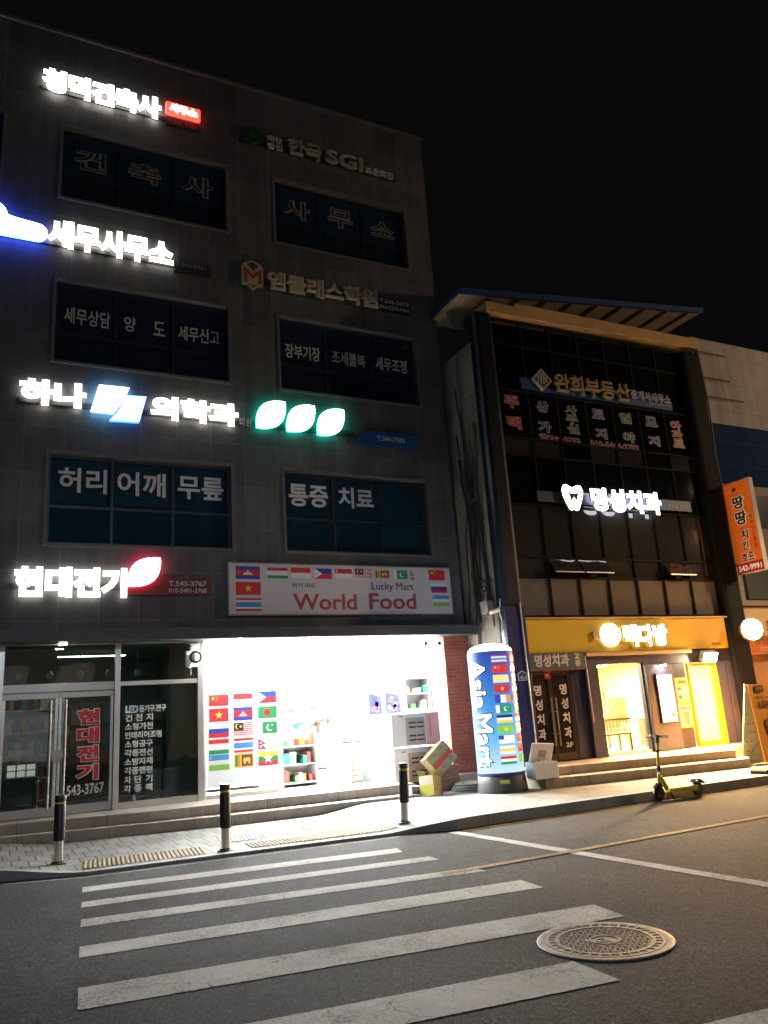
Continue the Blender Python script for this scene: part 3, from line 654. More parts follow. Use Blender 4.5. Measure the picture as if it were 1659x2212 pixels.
b = MB(); sh = [(4.0, 9.97), (4.12, 9.97), (4.225, 9.86), (4.32, 9.96), (4.43, 9.96), (4.43, 10.36), (4.38, 10.44), (4.22, 10.51), (4.06, 10.44), (4.0, 10.38)]
b.prism([(x, -.12, z) for x, z in sh], (0, .08, 0), cream)
mr_ = mat('sign_red_off', (.40, .07, .05), .5)
b.poly([(x, -.122, z) for x, z in [(4.03, 10.0), (4.10, 10.0), (4.10, 10.2), (4.215, 10.08), (4.33, 10.2), (4.33, 10.0), (4.40, 10.0), (4.40, 10.35), (4.215, 10.19), (4.03, 10.35)]], mr_)
b.poly([(x, -.122, z) for x, z in [(4.1, 10.38), (4.215, 10.28), (4.33, 10.38), (4.30, 10.43), (4.215, 10.47), (4.13, 10.43)]], mat('sign_brown_off', (.18, .05, .04), .5))
b.poly([(x, -.122, z) for x, z in [(4.13, 9.98), (4.22, 9.89), (4.31, 9.98), (4.22, 9.95)]], mat('sign_green_off', (.03, .2, .09), .5)); b.build('shield_logo', t)
b = MB(); fr = face(-.052); write(b, 'T.543-5673', (7.06, 7.77, 10.15, 10.25), fr, 0, .005, dead_w, .03); b.build('phone_number', t); b = MB(); write(b, '010-2276-5364', (7.06, 7.77, 10.01, 10.10), fr, 0, .005, dead_w, .02); b.build('phone_number', t)
# third row
t = sign('lit clinic sign of white letters, blue parallelograms and three teal edged leaves', (3.5, 0, 7))
letters(t, 'letter', '하나', (.11, 1.17, 6.93, 7.40), F1, .02, .09, wl, .062, wl_s, wl_b)
letters(t, 'letter', '의학과', (2.25, 3.86, 6.89, 7.35), F1, .02, .09, wl, .062, wl_s, wl_b)
logo(t, [(1.25, 6.93), (1.63, 6.93), (1.80, 7.22), (1.88, 7.43), (1.37, 7.42)], -.13, -.04, wb, glow('sign_side_cyan', (.2, .6, 1), 10))
logo(t, [(1.56, 6.78), (2.06, 6.80), (2.18, 7.30), (1.82, 7.28), (1.74, 7.05), (1.66, 6.91)], -.125, -.04, glow('sign_face_blue', (.35, .75, 1.0), 2.6), glow('sign_side_blue2', (.03, .25, 1), 3))
teal = glow('sign_side_teal', (0, .75, .50), 7)
def leaf(x0, x1, z0, z1):
    k = 16; q = lambda t_: .295*math.sin(math.pi*t_)**.85
    low = [(i/k+q(i/k), i/k-q(i/k)) for i in range(k)]; top = [(1-i/k-q(1-i/k), 1-i/k+q(1-i/k)) for i in range(k)]
    return [(x0+(x1-x0)*max(-.02, min(1.02, u)), z0+(z1-z0)*max(-.02, min(1.02, v))) for u, v in low+top]
for x0, x1, z0, z1 in ((4.22, 4.81, 6.94, 7.53), (4.83, 5.42, 6.93, 7.52), (5.46, 6.05, 6.92, 7.51)): logo(t, leaf(x0, x1, z0, z1), -.10, -.05, wl, teal, 'leaf_logo')
b = MB(); b.box(.1, 6.3, -.035, -.001, 6.99, 7.08, rail); b.prism([(x, -.05, z) for x, z in [(6.12, 6.83), (7.77, 6.83), (7.77, 7.14), (6.50, 7.14), (6.38, 6.95)]], (0, .048, 0), mat('sign_blue_plate', (.015, .085, .30), .45)); b.build('rail', t)
b = MB(); write(b, '의원', (3.90, 4.13, 6.96, 7.12), face(-.036), 0, .03, dead_w, .02); b.build('lettering', t)
b = MB(); write(b, 'T.544-7582', (6.78, 7.42, 6.94, 7.05), face(-.052), 0, .005, dead_w, .03); b.build('phone_number', t)
# fourth row
t = sign('lit white letters and a red edged leaf above the electric shop', (1.7, 0, 3.7))
letters(t, 'letter', '현대전기', (.19, 1.90, 3.66, 4.16), F1, .02, .09, wl, .062, wl_s, wl_b)
logo(t, leaf(1.92, 2.45, 3.86, 4.36), -.10, -.05, glow('sign_face_pinkwhite', (1, .93, .94), 5), glow('sign_side_red', (1, .03, .12), 11), 'leaf_logo')
b = MB(); b.box(.15, 1.95, -.035, -.001, 3.82, 3.90, rail); b.box(1.88, 3.34, -.045, -.001, 3.72, 4.01, mat('sign_red_plate', (.16, .018, .03), .45)); b.build('rail', t)
b = MB(); fr = face(-.047); write(b, 'T.543-3767', (2.60, 3.25, 3.88, 3.97), fr, 0, .005, dead_w, .02); b.build('phone_number', t); b = MB(); write(b, '010-5401-3768', (2.60, 3.25, 3.765, 3.84), fr, 0, .005, dead_w, .015); b.build('phone_number', t)
# banner of the food shop
t = sign('white World Food banner with rows of national flags over the food shop', (5.9, 0, 3.4), 'shop_banner')
b = MB(); b.box(3.64, 8.20, -.10, -.001, 3.38, 4.30, mat('banner_white', (.62, .60, .64), .5)); b.build('banner_board', t, .008)
b = MB(); b.box(3.62, 8.22, -.092, -.002, 3.36, 4.32, steel_d); b.build('banner_frame', t)
fb = face(-.101); US = lambda u: 3.64+4.56*(u-37)/1575; VS = lambda v, u: 4.30-.92*(v-34-(u-37)*.026)/358
b = MB()
write(b, 'World', (US(445), US(885), 3.455, 3.755), fb, 0, .003, mat('banner_ink_red', (.42, .06, .07), .5), .02); b.build('lettering', t); b = MB(); write(b, 'Food', (US(975), US(1328), 3.465, 3.775), fb, 0, .003, mat('banner_ink_red', (.42, .06, .07), .5), .02)
blk = mat('banner_ink_black', (.05, .05, .055), .5)
b.build('lettering', t); b = MB(); write(b, 'Lucky Mart', (US(1000), US(1315), 3.80, 3.985), fb, 0, .003, blk, .006); b.build('lettering', t); b = MB(); write(b, '럭키 마트', (US(443), US(603), 3.86, 3.955), fb, 0, .003, blk, .01); b.build('lettering', t)
for k_, u0, u1, v0, v1 in (('kh', 78, 233, 58, 148), ('vn', 78, 236, 170, 260), ('th2', 78, 238, 283, 372), ('tj', 282, 416, 68, 146), ('id', 438, 570, 68, 145), ('ph', 597, 718, 75, 152), ('sg', 740, 862, 78, 150), ('my', 883, 1003, 80, 152), ('lk', 1028, 1140, 88, 153), ('pk', 1170, 1275, 90, 158), ('np', 1297, 1350, 92, 162), ('cn', 1442, 1568, 90, 170), ('ru', 1452, 1578, 195, 270), ('uz', 1460, 1588, 290, 373)):
    flag(k_, (US(u0), US(u1), VS(v1, (u0+u1)/2), VS(v0, (u0+u1)/2)), fb, .001, t)

# ================================================================== FOOD SHOP CONTENT
def boxy(name, label, cat, x0, x1, y0, y1, z0, z1, m, group=None, bev=.006): 
    b = MB(); b.box(x0, x1, y0, y1, z0, z1, m); o = b.build(name, None, bev); return tag(o, label, cat, group)
shelf_w = mat('shelf_white', (.75, .75, .74), .5)
GOODS = [mat('goods_'+n, c, .5) for n, c in (('red', (.55, .06, .05)), ('brown', (.30, .14, .08)), ('teal', (.05, .35, .33)), ('cream', (.72, .60, .40)), ('blue', (.08, .16, .5)), ('green', (.12, .4, .14)), ('orange', (.75, .3, .06)), ('white', (.8, .8, .8)))]
def goods_shelf(label, x0, x1, y0, y1, z0, levels, dz, seed, fill=.7, facing='y'):
    rnd = random.Random(seed); t = thing('goods_shelf', label, 'shelf', ((x0+x1)/2, (y0+y1)/2, z0))
    b = MB(); h = levels*dz
    b.box(x0, x0+.03, y0, y1, z0, z0+h+.05, shelf_w); b.box(x1-.03, x1, y0, y1, z0, z0+h+.05, shelf_w); b.box(x0+.03, x1-.03, y1-.02, y1, z0, z0+h+.05, shelf_w); b.build('shelf_frame', t)
    for l in range(levels):
        z = z0+.06+l*dz; b = MB(); b.box(x0+.03, x1-.03, y0, y1-.02, z, z+.025, shelf_w); b.build('shelf_board', t)
        b = MB(); x = x0+.05
        while x < x1-.14:
            wd = rnd.uniform(.05, .13)
            if rnd.random() < fill: b.box(x, x+wd-.008, y0+.03, y1-.08, z+.026, z+.026+rnd.uniform(.35, .8)*(dz-.05), rnd.choice(GOODS))
            x += wd
        if b.f: b.build('goods_row', t)
goods_shelf('white shelf of small packages behind the flag poster', 3.4, 4.6, 1.4, 1.9, ZF, 5, .36, 3)
goods_shelf('white shelf of packages just inside the food shop doorway', 4.78, 5.48, .7, 1.2, ZF, 3, .32, 5, .75)
goods_shelf('white shelf of packages along the back wall of the food shop', 3.6, 7.6, 4.8, 5.4, ZF, 5, .38, 9)
for i in range(6):
    t = thing('egg_tray_carton', ['lowest', 'second lowest', 'third lowest', 'third highest', 'second highest', 'topmost'][i]+' flat carton in the stack inside the food shop', 'carton', (6.1, .5, ZF+.02+i*.105), 0, 'flat cartons stacked in the food shop')
    b = MB(); b.box(5.97, 6.22, .32, .62, ZF+.02+i*.105, ZF+.118+i*.105, mat('carton_grey', (.33, .29, .24), .8, var=.15)); b.build('carton_body', t, .004)
    b = MB(); b.box(6.05, 6.13, .317, .3195, ZF+.05+i*.105, ZF+.095+i*.105, mat('carton_label', (.35, .5, .6), .6)); b.build('carton_label', t)
t = thing('counter_table', 'white counter with a dark tray inside the food shop', 'counter', (6.1, .8, ZF)); b = MB(); b.box(5.8, 6.4, .66, 1.0, ZF, 1.02, shelf_w); b.build('counter_body', t, .01)
b = MB(); b.box(5.85, 6.36, .68, .95, 1.022, 1.06, mat('tray_black', (.03, .03, .03), .4)); b.build('tray', t, .006)
for k in range(5): tag(MB().cyl((5.9+k*.1, .8, 1.062), (5.9+k*.1, .8, 1.062+.05+.02*(k % 3)), .03, n=10, m=GOODS[k]).build('jar', None, smooth=True), ['red', 'brown', 'teal', 'cream', 'blue'][k]+' jar on the black tray of the counter', 'jar', 'jars on the counter')
# glass drinks cooler
t = thing('drinks_cooler', 'pale green glass fronted drinks cooler beside the white freezers', 'cooler', (6.5, .4, ZF))
cg = mat('cooler_mint', (.45, .68, .60), .4); b = MB(); b.box(6.36, 6.82, .32, .8, ZF, 1.5, cg); b.build('cooler_body', t, .01)
b = MB(); b.box(6.40, 6.72, .298, .318, ZF+.08, 1.44, mat('cooler_door', (.62, .78, .72), .15)); b.build('cooler_door', t, .006)
b = MB(); b.box(6.60, 6.64, .28, .296, .8, 1.2, steel); b.build('door_handle', t)
b = MB(); [b.box(6.73, 6.81, .31, .3195, ZF+.2+k*.2, ZF+.34+k*.2, mat('cooler_vent', (.10, .2, .2), .5)) for k in range(4)]; b.build('vent_panel', t)
for k, (x0, x1) in enumerate(((6.46, 6.76), (6.82, 7.16))):
    t = thing('gift_bag', ['blue and violet gift bag on top of the glass drinks cooler', 'blue and violet gift bag beside the cooler top'][k], 'bag', ((x0+x1)/2, .5, 1.52), 0, 'gift bags on the cooler')
    b = MB(); b.prism([(x0, .42, 1.51), (x1, .42, 1.51), (x1-.02, .45, 1.86), (x0+.02, .45, 1.93)], (0, .12, 0), mat('bag_blue', (.07, .09, .38), .4)); b.build('bag_body', t)
    b = MB()
    for q in range(6):
        u, v = x0+.05+random.random()*.2, 1.56+random.random()*.26; b.poly(disc(u, v, .03+.03*random.random(), face(.405), 0, 9), random.choice([mat('bag_violet', (.35, .12, .45), .4), mat('bag_pale', (.65, .75, .85), .4)]))
    b.build('bag_print', t)
goods_shelf('tall white shelf above the freezers by the brick pier', 7.3, 7.88, .5, .9, 1.5, 3, .3, 12, .35)
# stacked freezers partly outside the door
wh = mat('freezer_white', (.78, .78, .77), .4); beige = mat('freezer_grille', (.42, .36, .31), .6, var=.12); salm = mat('freezer_salmon', (.80, .38, .30), .5)
slot = mat('grille_slot', (.02, .018, .017), .7)
for k, (z0, z1) in enumerate(((.30, .885), (.915, 1.50))):
    dx = .0 if k else .01
    t = thing('freezer_cabinet', ['lower white and salmon cabinet with slotted grille beside the brick pier', 'upper white and salmon cabinet with slotted grille beside the brick pier'][k], 'cabinet', (6.95, -.2, z0), 0, 'stacked cabinets outside the food shop')
    b = MB(); b.box(6.46+dx, 7.17+dx, -.50, .02, z0, z1, wh); b.build('cabinet_body', t, .012)
    b = MB(); b.box(7.172+dx, 7.46+dx, -.495, .02, z0+.003, z1-.003, salm); b.build('salmon_panel', t, .006)
    b = MB(); b.box(6.75+dx, 7.14+dx, -.516, -.501, z0+.03, z1-.08, beige); b.build('grille', t, .004)
    for q in range(2):
        b = MB()
        for r_ in range(4): zz = z0+.10+(r_ % 2)*.075+(r_//2)*.225; b.box(6.80+dx+q*.165, 6.945+dx+q*.165, -.5185, -.5165, zz, zz+.026, slot)
        b.build('grille_slots', t)
    b = MB(); b.box(6.62+dx, 6.70+dx, -.504, -.5015, z1-.06, z1-.045, slot); b.cyl((7.26+dx, -.498, z0+.15), (7.26+dx, -.498, z1-.06), .006, n=6, m=mat('cable_brown', (.2, .08, .06), .6)); b.build('trim', t)
for k, (x, y, z) in enumerate(((6.50, -1.10, .11), (7.12, -.42, .06))):
    t = thing('cinder_block', ['grey hollow block on the pavement at the end of the shop steps', 'grey hollow block propping the cabinets near the brick pier'][k], 'block', (x, y, z), 0, 'hollow blocks under the cabinets')
    cb = mat('cinder', (.16, .165, .16), .9, var=.25, scale=20, bump=.4); b = MB()
    b.box(x-.10, x+.10, y-.15, y+.15, z-.02, z+.19, cb); b.build('block_body', t, .008); b = MB(); b.lathe((x+.02, y-.153, z+.10), [(.028, 0), (.028, .002)], slot, 12, (0, 1, 0)); b.build('block_hole', t)
# loose cartons by the brick pier
def carton(name, label, c, size, rot, m, extra=None, flaps=False):
    t = thing(name, label, 'box', c); M = Matrix.Translation(c) @ rot.to_4x4(); sx, sy, sz = size
    b = MB(); b.box(-sx/2, sx/2, -sy/2, sy/2, 0, sz, m, M); b.build('box_body', t, .004)
    if extra: extra(t, M, sx, sy, sz)
    return t
from mathutils import Euler
card = mat('cardboard', (.20, .11, .07), .8, var=.18, scale=8); card2 = mat('cardboard_yellow', (.30, .23, .07), .7, var=.2, scale=7); card3 = mat('cardboard_tan', (.34, .27, .15), .75, var=.15, scale=7)
carton('cardboard_box', 'plain brown cardboard box standing against the brick pier', (7.33, -.75, .115), (.42, .36, .44), Euler((0, 0, R(3))).to_matrix(), card, lambda t, M, sx, sy, sz: MB().box(-sx/2-.001, sx/2+.001, -sy/2-.002, -sy/2-.0005, sz*.52, sz*.535, mat('tape', (.33, .22, .15), .3), M).build('tape', t))
def stripes(t, M, sx, sy, sz):
    b = MB(); y = -sy/2
    for a, c, m in ((.02, .30, card3), (.30, .40, mat('print_green', (.16, .34, .08), .7)), (.42, .66, mat('print_red', (.50, .05, .05), .7)), (.92, .985, mat('print_green', (.16, .34, .08), .7))):
        b.box(-sx/2+.004, sx/2-.004, y-.003, y-.0005, sz*(1-c), sz*(1-a), m, M)
    b.build('printed_band', t)
    b = MB(); ring = mat('print_grey', (.20, .17, .12), .7)
    for u, v in ((-.08, .84), (.12, .84), (-.06, .2), (.13, .2)):
        k = 14
        for j in range(k):
            a0, a1 = 2*math.pi*j/k, 2*math.pi*(j+1)/k; b.poly([M @ Vector((u+math.cos(a)*r_, y-.0035, v*sz+math.sin(a)*r_*.8)) for a, r_ in ((a0, .05), (a1, .05), (a1, .034), (a0, .034))], ring)
        b.box(u-.018, u+.018, y-.0036, y-.003, v*sz-.012, v*sz+.012, ring, M)
    b.build('printed_mark', t)
carton('printed_fruit_box', 'striped red and green fruit box tipped over on top of the brown box', (7.31, -.88, .52), (.50, .26, .40), Euler((R(-14), R(-37), R(6))).to_matrix(), card3, stripes)
def yel(t, M, sx, sy, sz):
    b = MB(); b.prism([M @ Vector(p) for p in ((-sx/2, -sy/2, sz), (sx/2, -sy/2, sz), (sx/2-.02, -sy/2-.10, sz+.07), (-sx/2+.03, -sy/2-.09, sz+.08))], M.to_3x3() @ Vector((0, .004, .004)), card2); b.prism([M @ Vector(p) for p in ((-sx/2, sy/2, sz), (sx/2, sy/2, sz), (sx/2-.03, sy/2+.03, sz+.12), (-sx/2+.02, sy/2+.05, sz+.11))], M.to_3x3() @ Vector((0, .004, .002)), card2); b.build('flap', t)
    b = MB(); b.box(-sx/2-.003, -sx/2-.0006, -sy/2+.004, sy/2-.004, .01, sz-.01, mat('box_inner', (.55, .45, .36), .7), M); b.box(-sx/2-.005, -sx/2-.0032, -sy/2+.01, sy/2-.01, .02, sz*.55, mat('print_lime', (.42, .40, .05), .6), M); b.build('printed_side', t)
    b = MB(); [b.box(-sx/2+.05+.1*k, -sx/2+.10+.1*k, -sy/2-.003, -sy/2-.0006, sz*(.3+.2*(k % 2)), sz*(.36+.2*(k % 2)), mat('print_brown', (.12, .08, .03), .7), M) for k in range(3)]; b.build('printed_mark', t)
carton('yellow_carton', 'yellow carton with open flaps leaning in front of the cabinets', (6.75, -1.28, .10), (.36, .26, .34), Euler((R(-6), R(10), R(38))).to_matrix(), card2, yel)
t = thing('hose_coil', 'dark ribbed round coil lying at the foot of the brick pier', 'coil', (7.62, -1.25, .11)); rub = mat('rubber_dark', (.05, .06, .058), .5, var=.2)
b = MB()
for k in range(4): b.lathe((7.62, -1.25, .115+k*.038), [(.40-.03*k, 0), (.425-.03*k, .008), (.43-.03*k, .018), (.425-.03*k, .03), (.40-.03*k, .037)], rub, 32)
b.build('coil_rings', t, smooth=True)
# things on the shop front
t = thing('wall_speaker', 'white outdoor alarm unit with a round front high on the electric shop frame', 'alarm unit', (3.0, 0, 2.7))
whp = mat('white_plastic', (.75, .75, .75), .35); blkp = mat('black_plastic', (.02, .02, .022), .3)
b = MB(); b.box(2.90, 3.14, .02, .06, 2.50, 2.90, whp); b.build('back_plate', t, .015)
b = MB(); b.lathe((3.05, .02, 2.66), [(.03, 0), (.07, .03), (.095, .07), (.10, .075), (.088, .07), (.02, .035)], whp, 24, (0, -1, 0)); b.lathe((2.95, .02, 2.52), [(.03, 0), (.04, .03), (.02, .05)], whp, 16, (0, -1, 0)); b.build('horn', t, smooth=True)
b = MB(); b.lathe((2.94, .02, 2.83), [(.06, 0), (.062, .03), (.03, .06)], blkp, 18, (0, -1, 0)); b.build('dark_dome', t, smooth=True)
b = MB(); b.lathe((3.05, -.056, 2.66), [(.098, 0), (.106, .002), (.106, .008), (.07, .009)], blkp, 24, (0, -1, 0)); b.lathe((3.05, -.066, 2.66), [(.069, 0), (.069, .008), (.05, .02), (.01, .026)], whp, 24, (0, -1, 0)); b.build('horn_ring', t, smooth=True)
b = MB(); b.cyl((2.99, .03, 2.5), (2.99, .03, 2.36), .005, n=6, m=whp); b.build('cable', t)
t = thing('security_camera', 'pair of dark lensed white security cameras under the ledge by the brick pier', 'security camera', (7.6, -.1, 2.9))
b = MB(); b.box(7.45, 7.80, -.12, .02, 2.92, 2.957, whp); b.build('bracket', t, .006)
for k, x in enumerate((7.42, 7.72)):
    b = MB(); M = Matrix.Translation((x, -.16, 2.80)) @ Matrix.Rotation(R(12), 4, 'X'); b.box(-.035, .035, -.12, .10, -.035, .035, whp, M); b.build('camera_body', t, .01)
    b = MB(); b.cyl(M @ Vector((0, -.121, 0)), M @ Vector((0, -.135, 0)), .036, .034, 16, blkp); b.build('lens', t); b = MB(); b.cyl((x, -.13, 2.83), (x, -.08, 2.925), .012, n=8, m=whp); b.build('arm', t)
# electric shop content
t = thing('lamp_display_rack', 'glass display rack of small lit boxes behind the left shop door', 'display rack', (.45, 1.0, ZF))
gm = mat('rack_metal', (.22, .26, .24), .4, .3); b = MB()
for x in (.22, .68): 
    for y in (.75, 1.15): b.box(x-.012, x+.012, y-.012, y+.012, ZF, 1.55, gm)
for z in (.9, 1.12, 1.34, 1.54): b.box(.21, .69, .74, 1.16, z-.01, z+.01, gm)
b.build('rack_frame', t)
b = MB()
for i in range(3):
    for j in range(2): b.box(.25+i*.145, .37+i*.145, .8, .9, .92+j*.1, 1.0+j*.1, glow('lit_box', (1, .93, .8), 1.1 if (i+j) % 3 else .5))
b.build('lit_boxes', t)
b = MB(); [b.box(.25+i*.1, .33+i*.1, .8, 1.0, 1.13+.22*j, 1.13+.22*j+.1, random.choice(GOODS)) for i in range(4) for j in range(2)]; b.build('goods_row', t)
b = MB(); b.box(.2, .7, .72, 1.18, ZF, .88, mat('rack_base', (.10, .115, .105), .6)); b.build('base_cabinet', t, .006)
for k, x in enumerate((2.50, 2.80)):
    t = tag(MB().lathe((x, .75, ZF), [(.11, 0), (.115, .01), (.16, .52), (.17, .53)], mat('bin_white', (.42, .46, .44), .5), 24).build('waste_bin', None, smooth=True), ['left white tapered bin behind the lettered shop pane', 'right white tapered bin behind the lettered shop pane'][k], 'bin', 'white bins in the electric shop')
t = thing('stock_cabinet', 'dark stock cabinet at the back of the electric shop', 'cabinet', (2.3, 3.2, ZF)); b = MB(); b.box(1.3, 3.1, 3.0, 3.6, ZF, 2.1, mat('cabinet_dark', (.05, .065, .07), .5)); b.build('cabinet_body', t, .01)
b = MB(); [b.box(1.35+i*.29, 1.6+i*.29, 2.98, 2.999, .5+j*.4, .8+j*.4, random.choice([mat('stock_a', (.16, .15, .12), .6), mat('stock_b', (.06, .12, .13), .6), mat('stock_c', (.14, .07, .05), .6)])) for i in range(6) for j in range(4)]; b.build('stock_boxes', t)
goods_shelf('dim shelf of light fittings on the left inside the electric shop', .1, 1.2, 2.6, 3.0, ZF, 5, .4, 21, .7)
for k in range(5):
    x = .35+k*.5; t = thing('pendant_bulb', 'round unlit pendant bulb hanging inside the electric shop', 'pendant bulb', (x, 1.5, 2.5), 0, 'bulbs hanging in the electric shop')
    b = MB(); b.cyl((x, 1.5, 2.62), (x, 1.5, 2.95), .006, n=6, m=blkp); b.build('cord', t); b = MB(); b.lathe((x, 1.5, 2.46), [(.01, 0), (.055, .03), (.07, .08), (.05, .13), (.02, .16)], mat('bulb_glass', (.35, .5, .4), .2), 16); b.build('bulb', t, smooth=True)

# ================================================================== BOLLARDS
b_blk = mat('bollard_sleeve', (.012, .013, .016), .42, var=.2, scale=8); b_yel = mat('bollard_yellow', (.62, .38, .05), .4)
t = thing('bollard', 'black sleeved steel bollard in front of the electric shop doors, left of the tactile paving', 'bollard', (.79, -2.82, zs(.79)), 0, 'bollards along the crossing kerb')
MB().lathe((0, 0, 0), [(.10, 0), (.10, .012), (.075, .02), (.07, .035)], mat('bollard_foot', (.08, .075, .07), .5), 24).build('foot', t, smooth=True, local=True)
MB().lathe((0, 0, .02), [(.052, 0), (.052, .36)], steel, 24).build('steel_post', t, smooth=True, local=True)
MB().lathe((0, 0, .26), [(.062, 0), (.066, .005), (.066, .40), (.062, .41), (.062, .43)], b_blk, 24).build('sleeve', t, smooth=True, local=True)
for z in (.635, .675): MB().lathe((0, 0, z), [(.0635, 0), (.0655, .004), (.0655, .02), (.0635, .024)], b_yel, 24).build('reflective_band', t, smooth=True, local=True)
MB().lathe((0, 0, .68), [(.060, 0), (.060, .03), (.066, .035), (.066, .075), (.058, .092), (.03, .098)], b_blk, 24).build('cap', t, smooth=True, local=True)
for x, y, lb in ((2.63, -3.50, 'black sleeved steel bollard with yellow bands in front of the flag poster'), (5.06, -3.55, 'black sleeved steel bollard with yellow bands in front of the white cabinets')):
    c = copy_tree(t); c.location = (x, y, zs(x)); c['label'] = lb
    if x > 5: c.rotation_euler = (0, R(3.0), 0)

# ================================================================== INFLATABLE PILLAR SIGN
pc = Vector((7.78, -1.9, 0)); zp = .13
t = thing('inflatable_sign', 'lit blue inflatable Asia Mart pillar on a dark round base by the brick pier', 'pillar sign', (pc.x, pc.y, zp))
MB().lathe((pc.x, pc.y, zp), [(.42, 0), (.425, .02), (.40, .25), (.385, .27)], mat('pillar_base', (.055, .06, .062), .55, var=.2), 36).build('base', t, smooth=True)
for ang in (-118, -60): 
    M = Matrix.Translation((pc.x, pc.y, zp)) @ Matrix.Rotation(R(ang), 4, 'Z'); MB().box(.375, .435, -.06, .06, 0, .05, blkp, M).build('foot', t, .01)
def oncyl(u, z, r): return (pc.x+r*math.cos(u), pc.y+r*math.sin(u), z)
# tube skin with a lamp inside: the face glows through blue print
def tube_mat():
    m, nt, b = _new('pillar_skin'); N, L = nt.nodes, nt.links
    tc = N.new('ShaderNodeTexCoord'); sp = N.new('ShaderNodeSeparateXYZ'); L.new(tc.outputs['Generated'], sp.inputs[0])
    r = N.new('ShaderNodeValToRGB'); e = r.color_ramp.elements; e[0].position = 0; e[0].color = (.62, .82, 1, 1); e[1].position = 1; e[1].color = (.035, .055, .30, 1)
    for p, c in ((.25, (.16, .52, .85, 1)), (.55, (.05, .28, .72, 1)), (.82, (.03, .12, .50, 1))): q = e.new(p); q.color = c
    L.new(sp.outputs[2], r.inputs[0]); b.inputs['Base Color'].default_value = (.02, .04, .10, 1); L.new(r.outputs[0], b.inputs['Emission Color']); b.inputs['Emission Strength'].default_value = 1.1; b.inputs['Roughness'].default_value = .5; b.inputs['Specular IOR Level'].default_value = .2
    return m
Z0, Z1, RB = zp+.30, 2.44, .395
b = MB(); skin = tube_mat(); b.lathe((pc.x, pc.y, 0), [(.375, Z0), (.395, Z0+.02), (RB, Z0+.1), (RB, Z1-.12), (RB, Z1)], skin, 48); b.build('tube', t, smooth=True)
MB().lathe((pc.x, pc.y, zp+.265), [(.375, 0), (.40, .015), (.40, .05), (.38, .065)], mat('pillar_band', (.03, .035, .22), .4), 40).build('band', t, smooth=True)
MB().lathe((pc.x, pc.y, Z1), [(RB-.002, 0), (.375, .045), (.33, .085), (.25, .12), (.14, .145), (.02, .155)], glow('pillar_cap', (1, .97, .90), 3.5), 40).build('cap', t, smooth=True)
# sticker and sockets on the base
b = MB()
def patch(u0, u1, z0, z1, r, m, mbx, k=8):
    for i in range(k):
        a, c = u0+(u1-u0)*i/k, u0+(u1-u0)*(i+1)/k; mbx.poly([oncyl(a, z0, r), oncyl(c, z0, r), oncyl(c, z1, r), oncyl(a, z1, r)], m)
patch(R(-128), R(-106), zp+.15, zp+.21, .418, mat('sticker_lime', (.55, .55, .08), .5), b); b.build('sticker', t)
b = MB(); patch(R(-66), R(-58), zp+.17, zp+.23, .415, blkp, b, 3); b.build('socket', t)
# curved lettering and flags: write flat, then wrap round the tube
def bend(o):
    """cut a flat sheet into upright strips and lay it round the tube"""
    bm = bmesh.new(); bm.from_mesh(o.data)
    for i in range(-22, 34): bmesh.ops.bisect_plane(bm, geom=bm.verts[:]+bm.edges[:]+bm.faces[:], plane_co=(i*.021+.004, 0, 0), plane_no=(1, 0, 0), dist=1e-5)
    for v in bm.verts: v.co = Vector(oncyl(view+v.co.x/RB, v.co.z, RB+.004-v.co.y))-Vector((pc.x, pc.y, zp))
    bm.to_mesh(o.data); bm.free(); o.parent = t
view = math.atan2(-13.6-pc.y, -pc.x)                                # towards the street corner where the sign faces
def pillar_text(txt, h0, h1, zt, zb_, m_in, m_out):
    # letters turned a quarter: the tops point right, reading downwards
    fr = Frame((0, 0, 0), (0, 0, -1), (1, 0, 0))
    for mm, bev, n0 in ((m_out, .05, 0), (m_in, .012, .004)):
        g = .020 if mm is m_out else 0; b = MB(); write(b, txt, (-zt-g, -zb_+g, h0-g, h1+g), fr, n0, .003, mm, bev); bend(b.build('lettering'))
tw = glow('pillar_ink_white', (1, .97, .88), 2.6); tk = mat('pillar_ink_dark', (.02, .025, .08), .5)
pillar_text('Asia', -.40, -.11, 2.31, 1.49, tw, tk); pillar_text('Mart', -.40, -.07, 1.40, .56, tw, tk)
ffl = face(0)
for i, k_ in enumerate(('th', 'cn', 'stripe', 'vn', 'tri', 'pk', 'eg', 'yl', 'us', 'wy', 'hu')):
    zt = 2.36-i*.165; f_ = flag(k_, (.015, .30, zt-.128, zt), ffl, .001, None, 1.15 if i < 8 else 2.0)
    bend(f_)
for i, k_ in enumerate(('vn', 'eg', 'tri', 'id', 'cn', 'bd', 'id', 'wy', 'vn', 'cn', 'yl')):
    zt = 2.38-i*.165; f_ = flag(k_, (.36, .62, zt-.13, zt), ffl, .001, None, 1.15); bend(f_)

